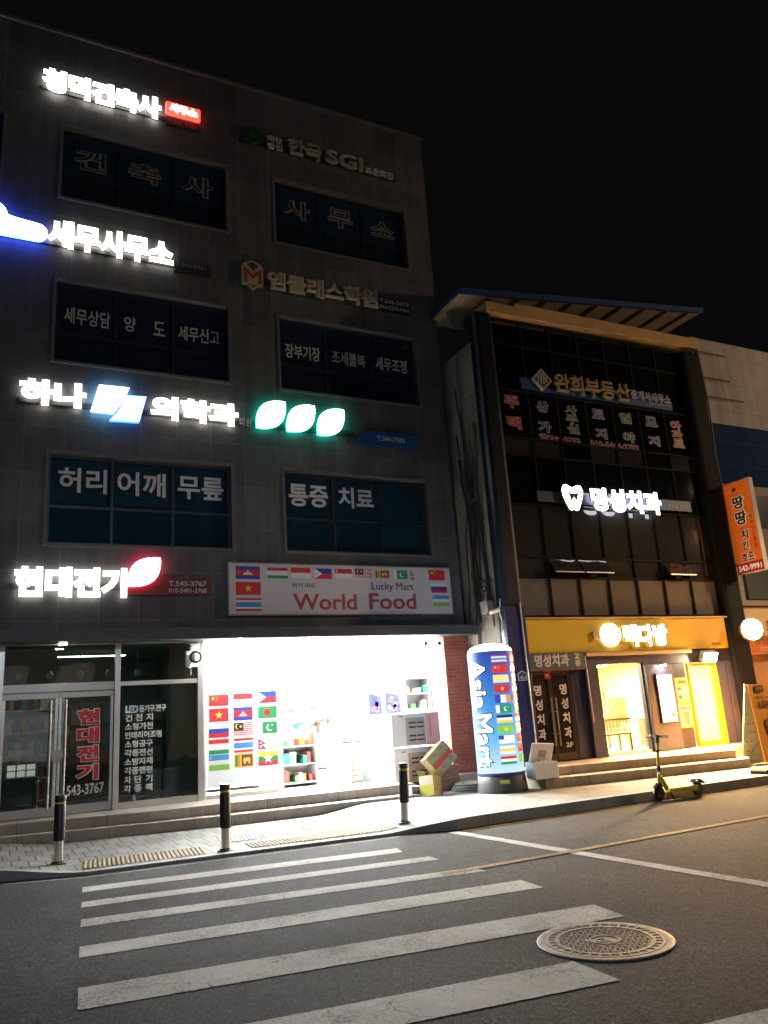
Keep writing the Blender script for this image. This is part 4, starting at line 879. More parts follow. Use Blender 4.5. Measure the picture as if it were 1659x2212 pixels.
# ================================================================== BLUE FRAMED BUILDING (right)
Y0 = -1.1
navy = mat('navy_column', (.007, .010, .026), .35, var=.15); blackm = mat('black_cladding', (.008, .009, .011), .7, spec=.15)
conc_old = masonry('old_concrete', (.19, .165, .14), (.155, .135, .115), (.09, .08, .075), 2.4, 1.3, .012, 'yz', .5, .85, .3, .3, 1.6, .3, .15)
blu = thing('glass_fronted_building', 'three storey building with a dark glass front, navy columns and a yellow cafe fascia', 'building', (11.8, 3, 0))
b = MB(); b.poly([(8.60, 12, -.1), (8.60, Y0+.02, -.1), (8.60, Y0+.02, 8.95), (8.60, 12, 8.95)], conc_old); b.poly([(8.6, 12, 8.95), (8.6, Y0+.02, 8.95), (15.2, Y0+.02, 9.55), (15.2, 12, 9.55)], conc_old); b.build('wall', blu)
b = MB(); b.box(8.52, 8.598, -.42, -.05, -.05, 6.1, mat('pale_pilaster', (.24, .21, .18), .8, var=.3, scale=3)); b.box(8.55, 8.598, -.52, -.2, 6.1, 8.9, mat('pale_pilaster2', (.20, .185, .17), .85, var=.3, scale=3)); b.build('pilaster', blu)
for x0, x1 in ((8.62, 9.08), (14.58, 15.16)):
    b = MB(); b.box(x0, x1, Y0-.20, Y0+.3, .10, 9.62, blackm if x0 > 12 else navy); b.build('column', blu, .10)
# lower blue cladding of the left column
b = MB(); b.box(8.60, 9.06, Y0-.215, Y0-.20, .1, 3.35, mat('blue_cladding', (.018, .024, .10), .35, var=.2)); b.build('column_cladding', blu, .004)
# curtain wall
cols = [9.10, 9.90, 10.66, 11.44, 12.22, 13.0, 13.80, 14.58]; rows = [3.17, 3.96, 4.37, 5.46, 6.53, 6.90, 7.96, 9.02, 9.62]
mul = mat('mullion_dark', (.008, .008, .008), .75, spec=.15)
b = MB()
for x in cols: b.box(x-.022, x+.022, Y0-.03, Y0+.06, 3.17, 9.62, mul)
for z in rows: b.box(9.10, 14.58, Y0-.028, Y0+.058, z-.022, z+.022, mul)
b.build('mullion_grid', blu)
pane_d = glass('curtain_glass', (.2, .2, .2), .10, .03, .0, (.006, .0065, .007)); pane_l = glass('curtain_film_lit', (.2, .2, .2), .08, .06, .0, (.17, .16, .15)); pane_m = glass('curtain_glass_mid', (.2, .2, .2), .10, .05, .0, (.042, .041, .040))  # panes step paler downwards: film, with the light's gradient put into its colour
rnd = random.Random(4)
for j in range(8):
    for i in range(7):
        x0, x1, z0, z1 = cols[i]+.022, cols[i+1]-.022, rows[j]+.022, rows[j+1]-.022
        op = (j == 1 and i in (1, 2, 5))
        m = pane_l if j == 0 else (pane_m if j in (1, 2) or (j == 4 and i in (0, 1, 3, 4, 6)) else pane_d)
        t_ = rnd.uniform(-.004, .004); s_ = rnd.uniform(-.004, .004)
        b = MB()
        if op: b.prism([(x0, Y0-.01, z1), (x1, Y0-.01, z1), (x1, Y0-.22, z0+.06), (x0, Y0-.22, z0+.06)], (0, .02, .01), pane_m)
        else: b.poly([(x0, Y0+.01+t_, z0), (x1, Y0+.01-t_, z0), (x1, Y0+.01-t_+s_, z1), (x0, Y0+.01+t_+s_, z1)], m)
        o = b.build('hopper_window' if j in (1, 4) else 'window_pane', blu)
        if op: MB().box(x0, x1, Y0-.235, Y0-.20, z0+.045, z0+.065, steel).build('sash_rail', o)
b = MB(); b.box(9.08, 14.6, Y0+.08, Y0+.1, 3.1, 9.62, mat('room_dark2', (.015, .014, .014), .9)); b.build('spandrel_back', blu)
# parapet beam and sloping blue roof
ochre = mat('ochre_beam', (.55, .36, .15), .7, var=.25, scale=3)
b = MB(); b.prism([(8.95, Y0-.205, 9.62), (15.2, Y0-.205, 9.72), (15.2, Y0-.205, 9.98), (9.7, Y0-.205, 9.95), (9.7, Y0-.205, 9.86), (8.95, Y0-.205, 9.86)], (0, .4, 0), ochre); b.build('parapet_beam', blu, .01)
b = MB(); A = [(8.40, Y0-.12, 9.98), (15.6, Y0-.12, 10.84), (15.6, .3, 10.84), (8.40, .3, 9.98)]
b.prism(A, (0, 0, .05), mat('soffit_cream', (.50, .40, .27), .7, var=.2)); rf = b.build('roof', blu)
b = MB(); b.prism([(8.36, Y0-.16, 9.95), (15.64, Y0-.16, 10.81), (15.64, Y0-.16, 10.95), (8.36, Y0-.16, 10.09)], (0, .04, 0), mat('eave_blue', (.02, .055, .20), .5)); b.prism([(8.36, Y0-.12, 10.032), (15.64, Y0-.12, 10.89), (15.64, .32, 10.89), (8.36, .32, 10.032)], (0, 0, .08), mat('roof_blue', (.02, .05, .17), .5)); b.build('eave', rf)
b = MB()
for k in range(9): x = 9.2+k*.75; zz = 9.98+(x-8.4)*.1194; b.box(x-.02, x+.02, Y0-.08, .28, zz-.035, zz-.002, mat('purlin', (.20, .16, .11), .7))
b.box(8.45, 15.5, Y0+.5, Y0+.6, 9.55, 9.9, conc_old); b.build('purlins', rf)
# fascia
yel_m = mat('fascia_yellow', (.60, .42, .012), .42, var=.06, scale=2); 
b = MB(); b.box(9.08, 14.52, Y0-.12, Y0-.05, 2.44, 3.10, yel_m); b.build('fascia', blu, .012)
b = MB(); b.box(9.06, 14.58, Y0-.16, Y0-.03, 3.101, 3.135, mat('fascia_cap', (.55, .38, .12), .4)); b.build('fascia_cap', blu, .006)
b = MB(); b.box(10.45, 13.3, Y0-.20, Y0-.06, 2.36, 2.43, mat('shutter_box', (.50, .36, .18), .5)); b.build('awning_bar', blu, .01)
# ground floor walls
purp = mat('navy_panel', (.017, .019, .055), .45, var=.12, scale=2); grey_p = mat('grey_violet_panel', (.052, .056, .11), .5, var=.1, scale=2)
ZB = .44
b = MB()
b.box(10.14, 10.45, Y0-.02, Y0+.10, ZB, 2.46, purp); b.box(10.45, 10.76, Y0-.10, Y0+.10, ZB, 2.358, purp); b.box(10.76, 12.0, Y0-.08, Y0+.10, 2.2, 2.358, purp)
b.box(12.0, 13.28, Y0-.08, Y0+.10, 2.16, 2.358, purp); b.box(13.28, 14.62, Y0-.06, Y0+.10, 2.16, 2.46, purp); b.box(8.62, 14.6, Y0+.0, Y0+.2, 2.358, 3.1, purp)
b.build('shop_front_wall', blu)
b = MB(); b.box(12.0, 12.74, Y0-.12, Y0+.12, ZB, 2.158, grey_p); b.box(12.742, 13.16, Y0-.05, Y0+.35, ZB, 2.158, purp); b.build('front_pillar', blu, .01)
b = MB(); b.box(14.14, 14.40, Y0-.04, Y0+.10, ZB, 2.158, grey_p); b.box(14.412, 14.62, Y0-.06, Y0+.10, ZB, 2.158, grey_p); b.build('end_panel', blu, .006)
st2 = masonry('warm_step_granite', (.33, .27, .20), (.36, .30, .225), (.12, .10, .09), 1.3, 4.0, .006, 'xy', 0, .7, .2, .2, 3, .3, .2)
b = MB(); b.prism([(x, y, -.1) for x, y in [(8.32, Y0+.1), (8.36, -2.32), (12.62, -2.86), (14.9, Y0+.1)]], (0, 0, .385), st2); b.build('lower_step', blu, .008)
b = MB(); b.prism([(x, y, .284) for x, y in [(8.5, Y0+.1), (8.52, -1.95), (12.7, -2.5), (14.85, Y0+.1)]], (0, 0, .146), st2); b.build('upper_step', blu, .008)
# dental clinic doors
wood = mat('door_bronze', (.075, .055, .042), .35, .5)
b = MB(); b.box(9.12, 10.14, Y0-.01, Y0+.06, 2.08, 2.14, wood); b.box(9.12, 9.17, Y0-.01, Y0+.06, ZB, 2.08, wood); b.box(10.09, 10.14, Y0-.01, Y0+.06, ZB, 2.08, wood); b.build('door_frame', blu, .004)
gd = glass('door_glass_brown', (.5, .42, .36), .11, .02, .25, (.045, .035, .028))
fr = face(Y0-.012)
for x0, x1, hx in ((9.17, 9.61, 9.57), (9.63, 10.09, 9.68)):
    b = MB(); b.box(x0, x1, Y0+.0, Y0+.04, ZB+.01, .58, wood); b.box(x0, x1, Y0, Y0+.04, 2.02, 2.075, wood); b.box(x0, x0+.03, Y0, Y0+.04, .58, 2.02, wood); b.box(x1-.03, x1, Y0, Y0+.04, .58, 2.02, wood); d = b.build('door', blu)
    b = MB(); b.poly([(x0+.03, Y0+.02, .58), (x1-.03, Y0+.02, .58), (x1-.03, Y0+.02, 2.02), (x0+.03, Y0+.02, 2.02)], gd); b.build('door_pane', d)
    b = MB(); b.cyl((hx, Y0-.05, .72), (hx, Y0-.05, 1.62), .016, n=10, m=mat('handle_wood', (.28, .18, .10), .4)); [b.cyl((hx, Y0-.05, z), (hx, Y0+.01, z), .008, n=8, m=steel) for z in (.95, 1.35)]; b.build('door_handle', d, smooth=True)
    b = MB(); cx = (x0+x1)/2+(.08 if x0 > 9.5 else -.06)
    for i, ch in enumerate('명성치과'): zt = 1.86-.27*i; write(b, ch, (cx-.085, cx+.085, zt-.20, zt), face(Y0+.018), 0, .003, mat('vinyl_cream', (.62, .56, .48), .5), .03)
    write(b, '2F', (cx-.085, cx+.085, .68, .77), face(Y0+.018), 0, .003, mat('vinyl_cream', (.62, .56, .48), .5), .03); b.build('lettering', d)
b = MB(); b.box(9.16, 10.12, Y0+.6, Y0+.62, ZB, 2.08, mat('stair_hall', (.10, .075, .055), .8, var=.3)); b.build('hall_wall', blu)
# cafe room, window and door
cafe_w = mat('cafe_wall', (.55, .46, .29), .7); 
room('cafe_room', 10.5, 14.5, Y0+.12, 3.4, ZB-.01, 2.34, cafe_w, mat('cafe_floor', (.55, .42, .25), .4), blu)
yfr = mat('yellow_frame', (.70, .50, .02), .4)
b = MB(); b.box(10.76, 10.80, Y0-.03, Y0+.05, ZB, 2.2, purp); b.box(11.97, 12.0, Y0-.03, Y0+.05, ZB, 2.2, purp); b.box(10.8, 11.97, Y0-.03, Y0+.05, ZB, ZB+.05, steel); wv = b.build('window', blu)
b = MB(); b.poly([(10.8, Y0+.02, ZB+.05), (11.97, Y0+.02, ZB+.05), (11.97, Y0+.02, 2.2), (10.8, Y0+.02, 2.2)], gl_c); b.build('window_pane', wv)
b = MB(); b.box(13.29, 13.33, Y0-.03, Y0+.05, ZB, 2.14, yfr); b.box(14.0, 14.14, Y0-.03, Y0+.05, ZB, 2.14, yfr); b.box(13.33, 14.0, Y0-.03, Y0+.05, 2.08, 2.14, yfr); b.box(13.33, 14.0, Y0-.03, Y0+.05, ZB, ZB+.09, yfr); dd = b.build('door', blu)
b = MB(); b.poly([(13.33, Y0+.01, ZB+.09), (14.0, Y0+.01, ZB+.09), (14.0, Y0+.01, 2.08), (13.33, Y0+.01, 2.08)], gl_c); b.build('door_pane', dd)
MB().cyl((13.42, Y0-.07, 1.0), (13.42, Y0-.07, 1.5), .014, n=10, m=steel).build('door_handle', dd)
warm = glow('cafe_lamp', (1.0, .84, .54), 270); warm_l = glow('cafe_down', (1.0, .88, .66), 260)
for x, y in ((11.4, .1), (12.9, .3), (11.4, 1.9), (13.2, 1.9)): panel_lamp('warm ceiling panel lamp inside the cafe', x, y, 2.335, .3, .3, warm, 'ceiling lamps in the cafe')
for k, x in enumerate((11.05, 11.75)):
    t = thing('ceiling_light', 'small round warm downlight at the head of the cafe window', 'ceiling light', (x, -.85, 2.3), 0, 'downlights at the cafe window head'); b = MB(); b.cyl((x, -.85, 2.335), (x, -.85, 2.27), .07, n=18, m=mat('lamp_body', (.6, .6, .6), .5)); b.build('lamp_body', t); b = MB(); b.cyl((x, -.85, 2.268), (x, -.85, 2.262), .06, n=18, m=warm_l); b.build('lamp_diffuser', t)
t = thing('porch_light', 'dazzling warm floodlight over the yellow cafe door', 'porch light', (13.66, Y0-.30, 2.25)); Mf = Matrix.Translation((13.66, Y0-.30, 2.25)) @ Euler((R(28), 0, R(-8))).to_matrix().to_4x4()
b = MB(); b.box(-.17, .17, -.04, .10, -.11, .11, mat('lamp_body', (.6, .6, .6), .5), Mf); b.cyl(Mf @ Vector((0, .10, 0)), (13.66, Y0-.06, 2.30), .025, n=8, m=steel); b.build('lamp_body', t, .01)
b = MB(); b.box(-.155, .155, -.052, -.041, -.095, .095, glow('porch_lamp', (1.0, .78, .48), 1600), Mf); b.build('lamp_lens', t)
lamp('porch_flood', (13.62, Y0-.42, 2.16), 5200, (1.0, .56, .21), .30, (12.2, -5.2, 0), 150)
t = thing('pillar_light', 'small round warm lamp above the menu niche of the cafe pillar', 'pillar light', (12.42, Y0-.16, 2.1)); b = MB(); b.cyl((12.42, Y0-.17, 2.156), (12.42, Y0-.17, 2.12), .08, n=18, m=mat('lamp_body', (.6, .6, .6), .5)); b.build('lamp_body', t); b = MB(); b.cyl((12.42, Y0-.17, 2.118), (12.42, Y0-.17, 2.10), .07, n=18, m=glow('pillar_lamp', (1, .9, .72), 120)); b.build('lamp_diffuser', t)
# lit menu and poster case
t = thing('menu_lightbox', 'white lit menu panel set in the grey cafe pillar', 'menu board', (12.4, Y0-.12, .97)); b = MB(); b.box(12.20, 12.66, Y0-.16, Y0-.121, .96, 1.96, purp); b.build('box_frame', t, .01)
b = MB(); b.box(12.23, 12.63, Y0-.166, Y0-.161, .99, 1.93, glow('lightbox', (1, .96, .88), 1.6)); b.build('lit_panel', t); b = MB(); b.poly(disc(12.53, 1.12, .055, face(Y0-.168), 0, 8), mat('print_brown2', (.35, .16, .06), .6)); b.poly([(x, Y0-.168, z) for x, z in [(12.3, 1.3), (12.36, 1.3), (12.38, 1.5), (12.28, 1.5)]], glow('print_lit_cream', (.95, .85, .6), 1.0)); b.build('menu_print', t)
t = thing('poster_case', 'yellow and pink drink poster on the navy wall left of the cafe door', 'poster', (12.95, Y0-.06, .85)); b = MB(); b.box(12.77, 13.13, Y0-.10, Y0-.051, .84, 1.85, mat('poster_yellow', (.72, .48, .06), .5)); b.build('poster_board', t, .004)
b = MB(); fr = face(Y0-.1005)
b.poly([fr.p(12.79, 1.40), fr.p(13.11, 1.40), fr.p(13.11, 1.68), fr.p(12.79, 1.68)], mat('poster_pink', (.60, .38, .33), .5)); b.poly([fr.p(12.79, .87), fr.p(13.11, .87), fr.p(13.11, 1.30), fr.p(12.79, 1.30)], mat('poster_pink', (.60, .38, .33), .5))
b.poly([fr.p(12.82, 1.42, .001), fr.p(12.91, 1.42, .001), fr.p(12.92, 1.66, .001), fr.p(12.81, 1.66, .001)], mat('poster_dark', (.10, .05, .035), .5)); b.poly([fr.p(12.92, .89, .001), fr.p(13.02, .89, .001), fr.p(13.06, 1.16, .001), fr.p(12.88, 1.16, .001)], mat('poster_brown', (.33, .13, .07), .5)); b.poly([fr.p(12.825, 1.5, .0015), fr.p(12.905, 1.5, .0015), fr.p(12.905, 1.6, .0015), fr.p(12.825, 1.6, .0015)], mat('poster_pale', (.7, .62, .5), .5))
[b.poly([fr.p(12.83+.07*k, 1.20, .001), fr.p(12.88+.07*k, 1.20, .001), fr.p(12.88+.07*k, 1.26, .001), fr.p(12.83+.07*k, 1.26, .001)], mat('poster_dark', (.10, .05, .035), .5)) for k in range(4)]; [b.poly([fr.p(12.95, 1.45+.05*k, .001), fr.p(13.09, 1.45+.05*k, .001), fr.p(13.09, 1.47+.05*k, .001), fr.p(12.95, 1.47+.05*k, .001)], mat('poster_text', (.35, .22, .18), .5)) for k in range(4)]; b.poly([fr.p(12.86, 1.73, .001), fr.p(13.08, 1.73, .001), fr.p(13.08, 1.80, .001), fr.p(12.86, 1.80, .001)], mat('poster_dark', (.10, .05, .035), .5)); b.build('poster_print', t)
# cafe furniture
yw = mat('yellow_wood', (.30, .17, .015), .5); 
t = thing('spindle_bench', 'yellow wooden spindle back bench inside the cafe window', 'bench', (11.6, -.35, ZB)); b = MB(); b.box(11.25, 12.02, -.55, -.15, .78, .82, yw); b.build('seat', t, .006)
b = MB(); b.box(11.25, 12.02, -.57, -.53, 1.08, 1.12, yw); [b.cyl((11.28+i*.09, -.55, .82), (11.28+i*.09, -.55, 1.08), .011, n=6, m=yw) for i in range(9)]; b.build('backrest', t)
for x in (11.28, 11.99):
    for y in (-.52, -.18): MB().box(x-.02, x+.02, y-.02, y+.02, ZB, .78, yw).build('leg', t)
t = thing('shell_chair', 'pale round backed chair behind the yellow bench in the cafe', 'chair', (12.30, .15, ZB)); shl = mat('chair_shell', (.34, .26, .14), .5); b = MB(); b.lathe((12.30, .18, .84), [(.05, 0), (.2, .01), (.22, .04)], shl, 20); b.build('seat', t, smooth=True)
b = MB(); pts = [(12.30+.22*math.cos(R(a)), 1.0+.27*math.sin(R(a))) for a in range(0, 181, 15)]; b.prism([(12.08, .34, .88), (12.52, .34, .88)]+[(x, .34, z) for x, z in pts], (0, .03, 0), shl); b.build('backrest', t)
for dx, dy in ((-.15, -.15), (.15, -.15), (-.15, .15), (.15, .15)): MB().cyl((12.30+dx*1.2, .18+dy*1.2, ZB), (12.30+dx*.6, .18+dy*.6, .84), .013, n=6, m=mat('chair_leg', (.35, .22, .10), .5)).build('leg', t)
t = thing('decorated_tree', 'small dark decorated tree with lights inside the cafe', 'tree', (12.65, .9, ZB)); gn = mat('needle_green', (.035, .075, .03), .7); b = MB(); b.cyl((12.65, .9, ZB), (12.65, .9, 1.7), .025, .008, 8, mat('trunk_brown', (.12, .07, .04), .8)); b.build('trunk', t)
b = MB(); r2 = random.Random(2)
for k in range(420):
    h = r2.random(); rr = (1-h)*.34+.03; a = r2.uniform(0, 6.28); q = rr*r2.uniform(.35, 1); p = Vector((12.65+math.cos(a)*q, .9+math.sin(a)*q, .72+h*1.03)); d = Vector((math.cos(a), math.sin(a), -.35)).normalized()*.07; s_ = d.cross(Vector((0, 0, 1))).normalized()*.022
    b.poly([p-s_, p+s_, p+d], gn)
b.build('crown', t)
for k in range(16): a = r2.uniform(3.3, 6.1); h = r2.random(); rr = (1-h)*.34+.04; MB().lathe((12.65+math.cos(a)*rr, .9+math.sin(a)*rr, .74+h*.95), [(.006, 0), (.022, .012), (.022, .024), (.006, .036)], mat('bauble_gold', (.8, .6, .3), .2, .8), 8).build('bauble', t, smooth=True)
t = thing('wall_art', 'framed brown picture leaning on the cafe wall behind the bench', 'picture', (13.3, 1.2, 1.0)); b = MB(); b.box(13.05, 13.55, 1.18, 1.22, .95, 1.55, mat('frame_orange', (.50, .28, .07), .5)); b.build('picture_frame', t, .006); b = MB(); b.box(13.13, 13.47, 1.174, 1.179, 1.03, 1.47, mat('picture_brown', (.28, .14, .06), .6)); b.build('picture', t)
t = thing('cafe_counter', 'dark counter with bottles seen through the yellow framed door', 'counter', (13.7, .3, ZB)); b = MB(); b.box(13.3, 14.2, .15, .6, ZB, 1.05, mat('counter_brown', (.09, .055, .035), .5)); b.build('counter_body', t, .01)
for k in range(4): tag(MB().lathe((13.55+k*.13, .3, 1.052), [(.035, 0), (.037, .02), (.037, .15), (.015, .2), (.015, .26)], mat('bottle_dark', (.05, .03, .02), .25), 12).build('bottle', None, smooth=True), 'dark bottle standing on the counter behind the cafe door', 'bottle', 'bottles on the cafe counter')
# ---- signs of this building
gold = mat('sign_gold_off', (.42, .32, .17), .5); bluep = mat('sign_rail_blue', (.02, .07, .24), .45)
FY = face(Y0-.06)
t = sign('unlit estate agent sign with a diamond emblem and gold letters on a blue rail', (11.8, Y0, 8.1)); b = MB(); b.box(9.70, 14.05, Y0-.09, Y0-.035, 8.0, 8.10, bluep); b.box(9.70, 10.02, Y0-.10, Y0-.035, 8.0, 8.26, bluep); b.box(12.7, 14.05, Y0-.10, Y0-.035, 8.06, 8.22, bluep); b.build('rail', t)
b = MB(); k_ = mat('emblem_dark', (.04, .04, .045), .4); b.prism([(9.97, Y0-.16, 8.24), (10.235, Y0-.16, 8.0), (10.50, Y0-.16, 8.24), (10.235, Y0-.16, 8.50)], (0, .07, 0), mat('emblem_pale', (.52, .50, .44), .4)); b.poly([(x, Y0-.162, z) for x, z in [(10.02, 8.24), (10.235, 8.05), (10.45, 8.24), (10.235, 8.45)]], k_)
for x, zt, zb_ in ((10.13, 8.33, 8.18), (10.20, 8.42, 8.14), (10.27, 8.42, 8.14), (10.34, 8.33, 8.18)): b.box(x-.018, x+.018, Y0-.168, Y0-.163, zb_, zt, mat('emblem_pale', (.52, .50, .44), .4))
b.build('emblem', t)
letters(t, 'letter', '완희부동산', (10.55, 12.70, 8.02, 8.46), FY, .04, .08, gold, .03)
b = MB(); write(b, '중개사사무소', (12.76, 13.99, 8.13, 8.36), FY, .045, .04, dead_w, .02); write(b, 'T.010-5464-2752', (13.3, 14.0, 8.07, 8.12), FY, .045, .004, dead_w, .01); b.build('lettering', t)
# window vinyl on the third floor: each word belongs to its pane
inkc = {'r': mat('vinyl_red2', (.50, .03, .04), .5), 'b': mat('vinyl_blue2', (.05, .06, .40), .5), 'g': mat('vinyl_green2', (.06, .16, .08), .5)}; edge = mat('vinyl_edge', (.55, .55, .54), .5)
FW = face(Y0-.002)
t = tag(thing('window_lettering', 'x', 'x', (11.8, Y0, 7.3)), 'red, blue and green outlined property words stuck on the third floor panes', 'window lettering')
for col, items in (('r', [('주', (9.29, 9.65, 7.57, 7.83)), ('택', (9.30, 9.65, 7.10, 7.36))]), ('b', [('상', (10.09, 10.43, 7.56, 7.80)), ('가', (10.09, 10.43, 7.10, 7.34))]), ('g', [('사', (10.87, 11.20, 7.60, 7.80)), ('무', (10.87, 11.20, 7.38, 7.58)), ('실', (10.87, 11.20, 7.15, 7.36))]), ('b', [('토', (11.63, 11.98, 7.58, 7.80)), ('지', (11.66, 11.98, 7.11, 7.34))]), ('g', [('임', (12.42, 12.77, 7.56, 7.80)), ('야', (12.46, 12.80, 7.10, 7.34))]), ('b', [('묘', (13.21, 13.57, 7.57, 7.80)), ('지', (13.21, 13.56, 7.09, 7.32))]), ('r', [('아', (13.99, 14.33, 7.56, 7.78)), ('파', (13.99, 14.33, 7.34, 7.55)), ('트', (13.99, 14.34, 7.12, 7.33))])):
    [(outline_letters(b, s_, r_, FW, 0, inkc[col], edge, .07, .02), b.build('letter', t)) for s_, r_, b in [(*it, MB()) for it in items]]
for s_, r_ in (('☎544-2752', (10.08, 11.20, 6.93, 7.06)), ('010-5464-2752', (11.47, 12.88, 6.91, 7.05))): b = MB(); outline_letters(b, s_, r_, FW, 0, inkc['r'], edge, .05, .0); b.build('phone_number', t)
t = sign('lit white dental clinic sign with a tooth emblem on the dark glass front', (11.8, Y0, 5.6)); b = MB(); b.box(9.80, 14.12, Y0-.08, Y0-.035, 5.53, 5.75, mat('sign_violet_rail', (.05, .05, .13), .45)); b.box(13.15, 14.12, Y0-.085, Y0-.0801, 5.53, 5.77, mat('sign_blue_plate', (.015, .085, .30), .45)); b.build('rail', t)
wl2 = glow('sign_letter_white2', (.97, .985, 1), 4.5); letters(t, 'letter', '명성치과', (11.11, 13.10, 5.37, 5.89), face(Y0-.10), .02, .09, wl2, .06, wl_s, glow('sign_halo_white', (.9, .95, 1), 5))  # added glowing backs give these letters their halo
def tooth(s): return [(10.64+s*u, 5.63+s*v) for u, v in [(-.06, .235), (-.15, .275), (-.235, .25), (-.28, .15), (-.265, .02), (-.20, -.14), (-.13, -.27), (-.07, -.29), (-.03, -.25), (0, -.27), (.05, -.29), (.12, -.26), (.19, -.12), (.26, .03), (.28, .16), (.235, .255), (.15, .275), (.06, .235), (0, .21)]]
logo(t, tooth(1), Y0-.18, Y0-.12, wl2, wl_s, 'tooth_emblem')
b = MB(); dk = mat('emblem_dark', (.04, .04, .045), .4); b.poly([(x, Y0-.203, z) for x, z in [(10.50, 5.74), (10.56, 5.71), (10.64, 5.71), (10.72, 5.71), (10.78, 5.74), (10.74, 5.62), (10.70, 5.47), (10.69, 5.58), (10.64, 5.63), (10.59, 5.58), (10.57, 5.45), (10.54, 5.62)]], dk); b.build('tooth_mark', t)  # dark inner shape drawn on the tooth emblem
b = MB(); write(b, 'T.542-8246', (13.42, 14.02, 5.58, 5.67), face(Y0-.086), 0, .004, dead_w, .02); b.build('phone_number', t)
t = sign('lit round lamp and blown out white letters on the yellow cafe fascia', (11.8, Y0, 2.75)); wy_ = glow('sign_letter_warm', (1.0, .97, .88), 3.2)
b = MB(); b.lathe((11.15, Y0-.12, 2.77), [(.23, 0), (.235, .05), (.225, .09), (.1, .10)], wy_, 32, (0, -1, 0)); b.build('round_lamp', t, smooth=True)
letters(t, 'letter', '빽다방', (11.46, 12.68, 2.52, 2.97), face(Y0-.12), .01, .08, wy_, .06, mat('sign_side_brown', (.12, .07, .02), .5), glow('sign_halo_warm', (1, .85, .5), 2))  # glow on the letter backs is added for a warm halo
b = MB(); b.box(10.70, 10.86, Y0-.18, Y0-.121, 2.66, 2.84, mat('box_cream', (.65, .48, .16), .5)); b.build('junction_box', t, .01); b = MB(); write(b, '빽다방점', (14.02, 14.28, 2.50, 2.565), face(Y0-.122), 0, .003, mat('vinyl_brown', (.12, .06, .02), .5), .02); b.build('lettering', t)
t = sign('blue grey dental clinic sign over the bronze glass doors', (9.75, Y0, 2.3), 'door_sign'); b = MB(); b.box(9.06, 10.42, Y0-.16, Y0-.05, 2.14, 2.435, mat('sign_slate', (.055, .10, .14), .45)); b.build('sign_board', t, .008); b = MB(); b.box(9.05, 10.43, Y0-.165, Y0-.05, 2.115, 2.139, mat('sign_trim_red', (.20, .07, .05), .5)); b.build('sign_trim', t)
b = MB(); fr = face(Y0-.161); cr = mat('vinyl_cream', (.62, .56, .48), .5); write(b, '명성치과', (9.20, 10.02, 2.185, 2.42), fr, 0, .006, cr, .035); write(b, '2', (10.17, 10.28, 2.32, 2.43), fr, 0, .006, cr, .03); write(b, '층', (10.16, 10.30, 2.175, 2.30), fr, 0, .006, cr, .02); b.build('lettering', t)
t = thing('address_plate', 'small navy house number plate 42-1 on the blue column', 'number plate', (8.83, Y0-.23, 2.0)); hx_ = [(8.74, 1.95), (8.93, 1.95), (8.94, 2.08), (8.835, 2.135), (8.73, 2.08)]
b = MB(); b.prism([(x, Y0-.24, z) for x, z in hx_], (0, .02, 0), mat('plate_pale', (.62, .64, .66), .4)); b.prism([(8.835+(x-8.835)*.86, Y0-.242, 2.035+(z-2.035)*.84) for x, z in hx_], (0, .002, 0), mat('plate_navy', (.03, .07, .16), .4)); b.build('plate', t); b = MB(); write(b, '42-1', (8.77, 8.91, 1.975, 2.035), face(Y0-.2425), 0, .002, dead_w, .03); b.build('lettering', t)
t = thing('red_notice', 'small red square sticker at the top of the bronze doors', 'sticker', (9.55, Y0, 2.03)); b = MB(); b.box(9.51, 9.64, Y0-.016, Y0-.012, 1.97, 2.11, mat('sticker_red', (.55, .02, .03), .4)); b.build('sticker', t); b = MB(); b.box(9.54, 9.61, Y0-.018, Y0-.0165, 2.02, 2.06, ink_w); b.build('sticker_print', t)
for k, (p, q, r_, lb, m) in enumerate((((8.98, Y0-.235, .45), (8.95, Y0-.235, 3.4), .016, 'thin pale conduit running down the front of the blue column', steel), ((10.46, Y0-.14, 1.1), (10.44, Y0-.14, 2.36), .015, 'pinkish awning crank rod hanging left of the cafe window', mat('rod_pink', (.50, .33, .26), .4)))):
    tag(MB().cyl(p, q, r_, n=8, m=m).build(('conduit', 'crank_rod')[k]), lb, ('conduit', 'rod')[k])
# foam boxes on the steps
foam = mat('styrofoam', (.86, .82, .76), .75, var=.08, scale=20, bump=.2, bscale=90)
t = thing('foam_box', 'open white foam box standing on the steps beside the lit pillar', 'box', (8.42, -2.18, .29), R(-8))
b = MB(); s, d, h, k = .22, .17, .27, .03
b.box(-s, s, -d, -d+k, 0, h, foam); b.box(-s, s, d-k, d, 0, h, foam); b.box(-s, -s+k, -d+k, d-k, 0, h, foam); b.box(s-k, s, -d+k, d-k, 0, h, foam); b.box(-s+k, s-k, -d+k, d-k, 0, k, foam); b.build('box_body', t, .008, local=True)
b = MB(); [b.lathe((-.1+.08*i, 0, .2+.02*(i % 2)), [(.02, 0), (.05, .03), (.045, .07), (.02, .09)], mat('crumpled_bag', (.6, .5, .38), .5), 8) for i in range(3)]; b.build('packing', t, smooth=True, local=True)
M = Matrix.Translation((.02, .10, .235)) @ Euler((R(22), R(5), R(2))).to_matrix().to_4x4(); b = MB(); b.box(-.21, .21, -.02, .02, 0, .36, foam, M); ld = b.build('lid', t, .012, local=True); b = MB(); b.box(-.07, .08, -.0225, -.0205, .12, .25, mat('foam_print', (.45, .38, .32), .7), M); b.build('print', ld, local=True)
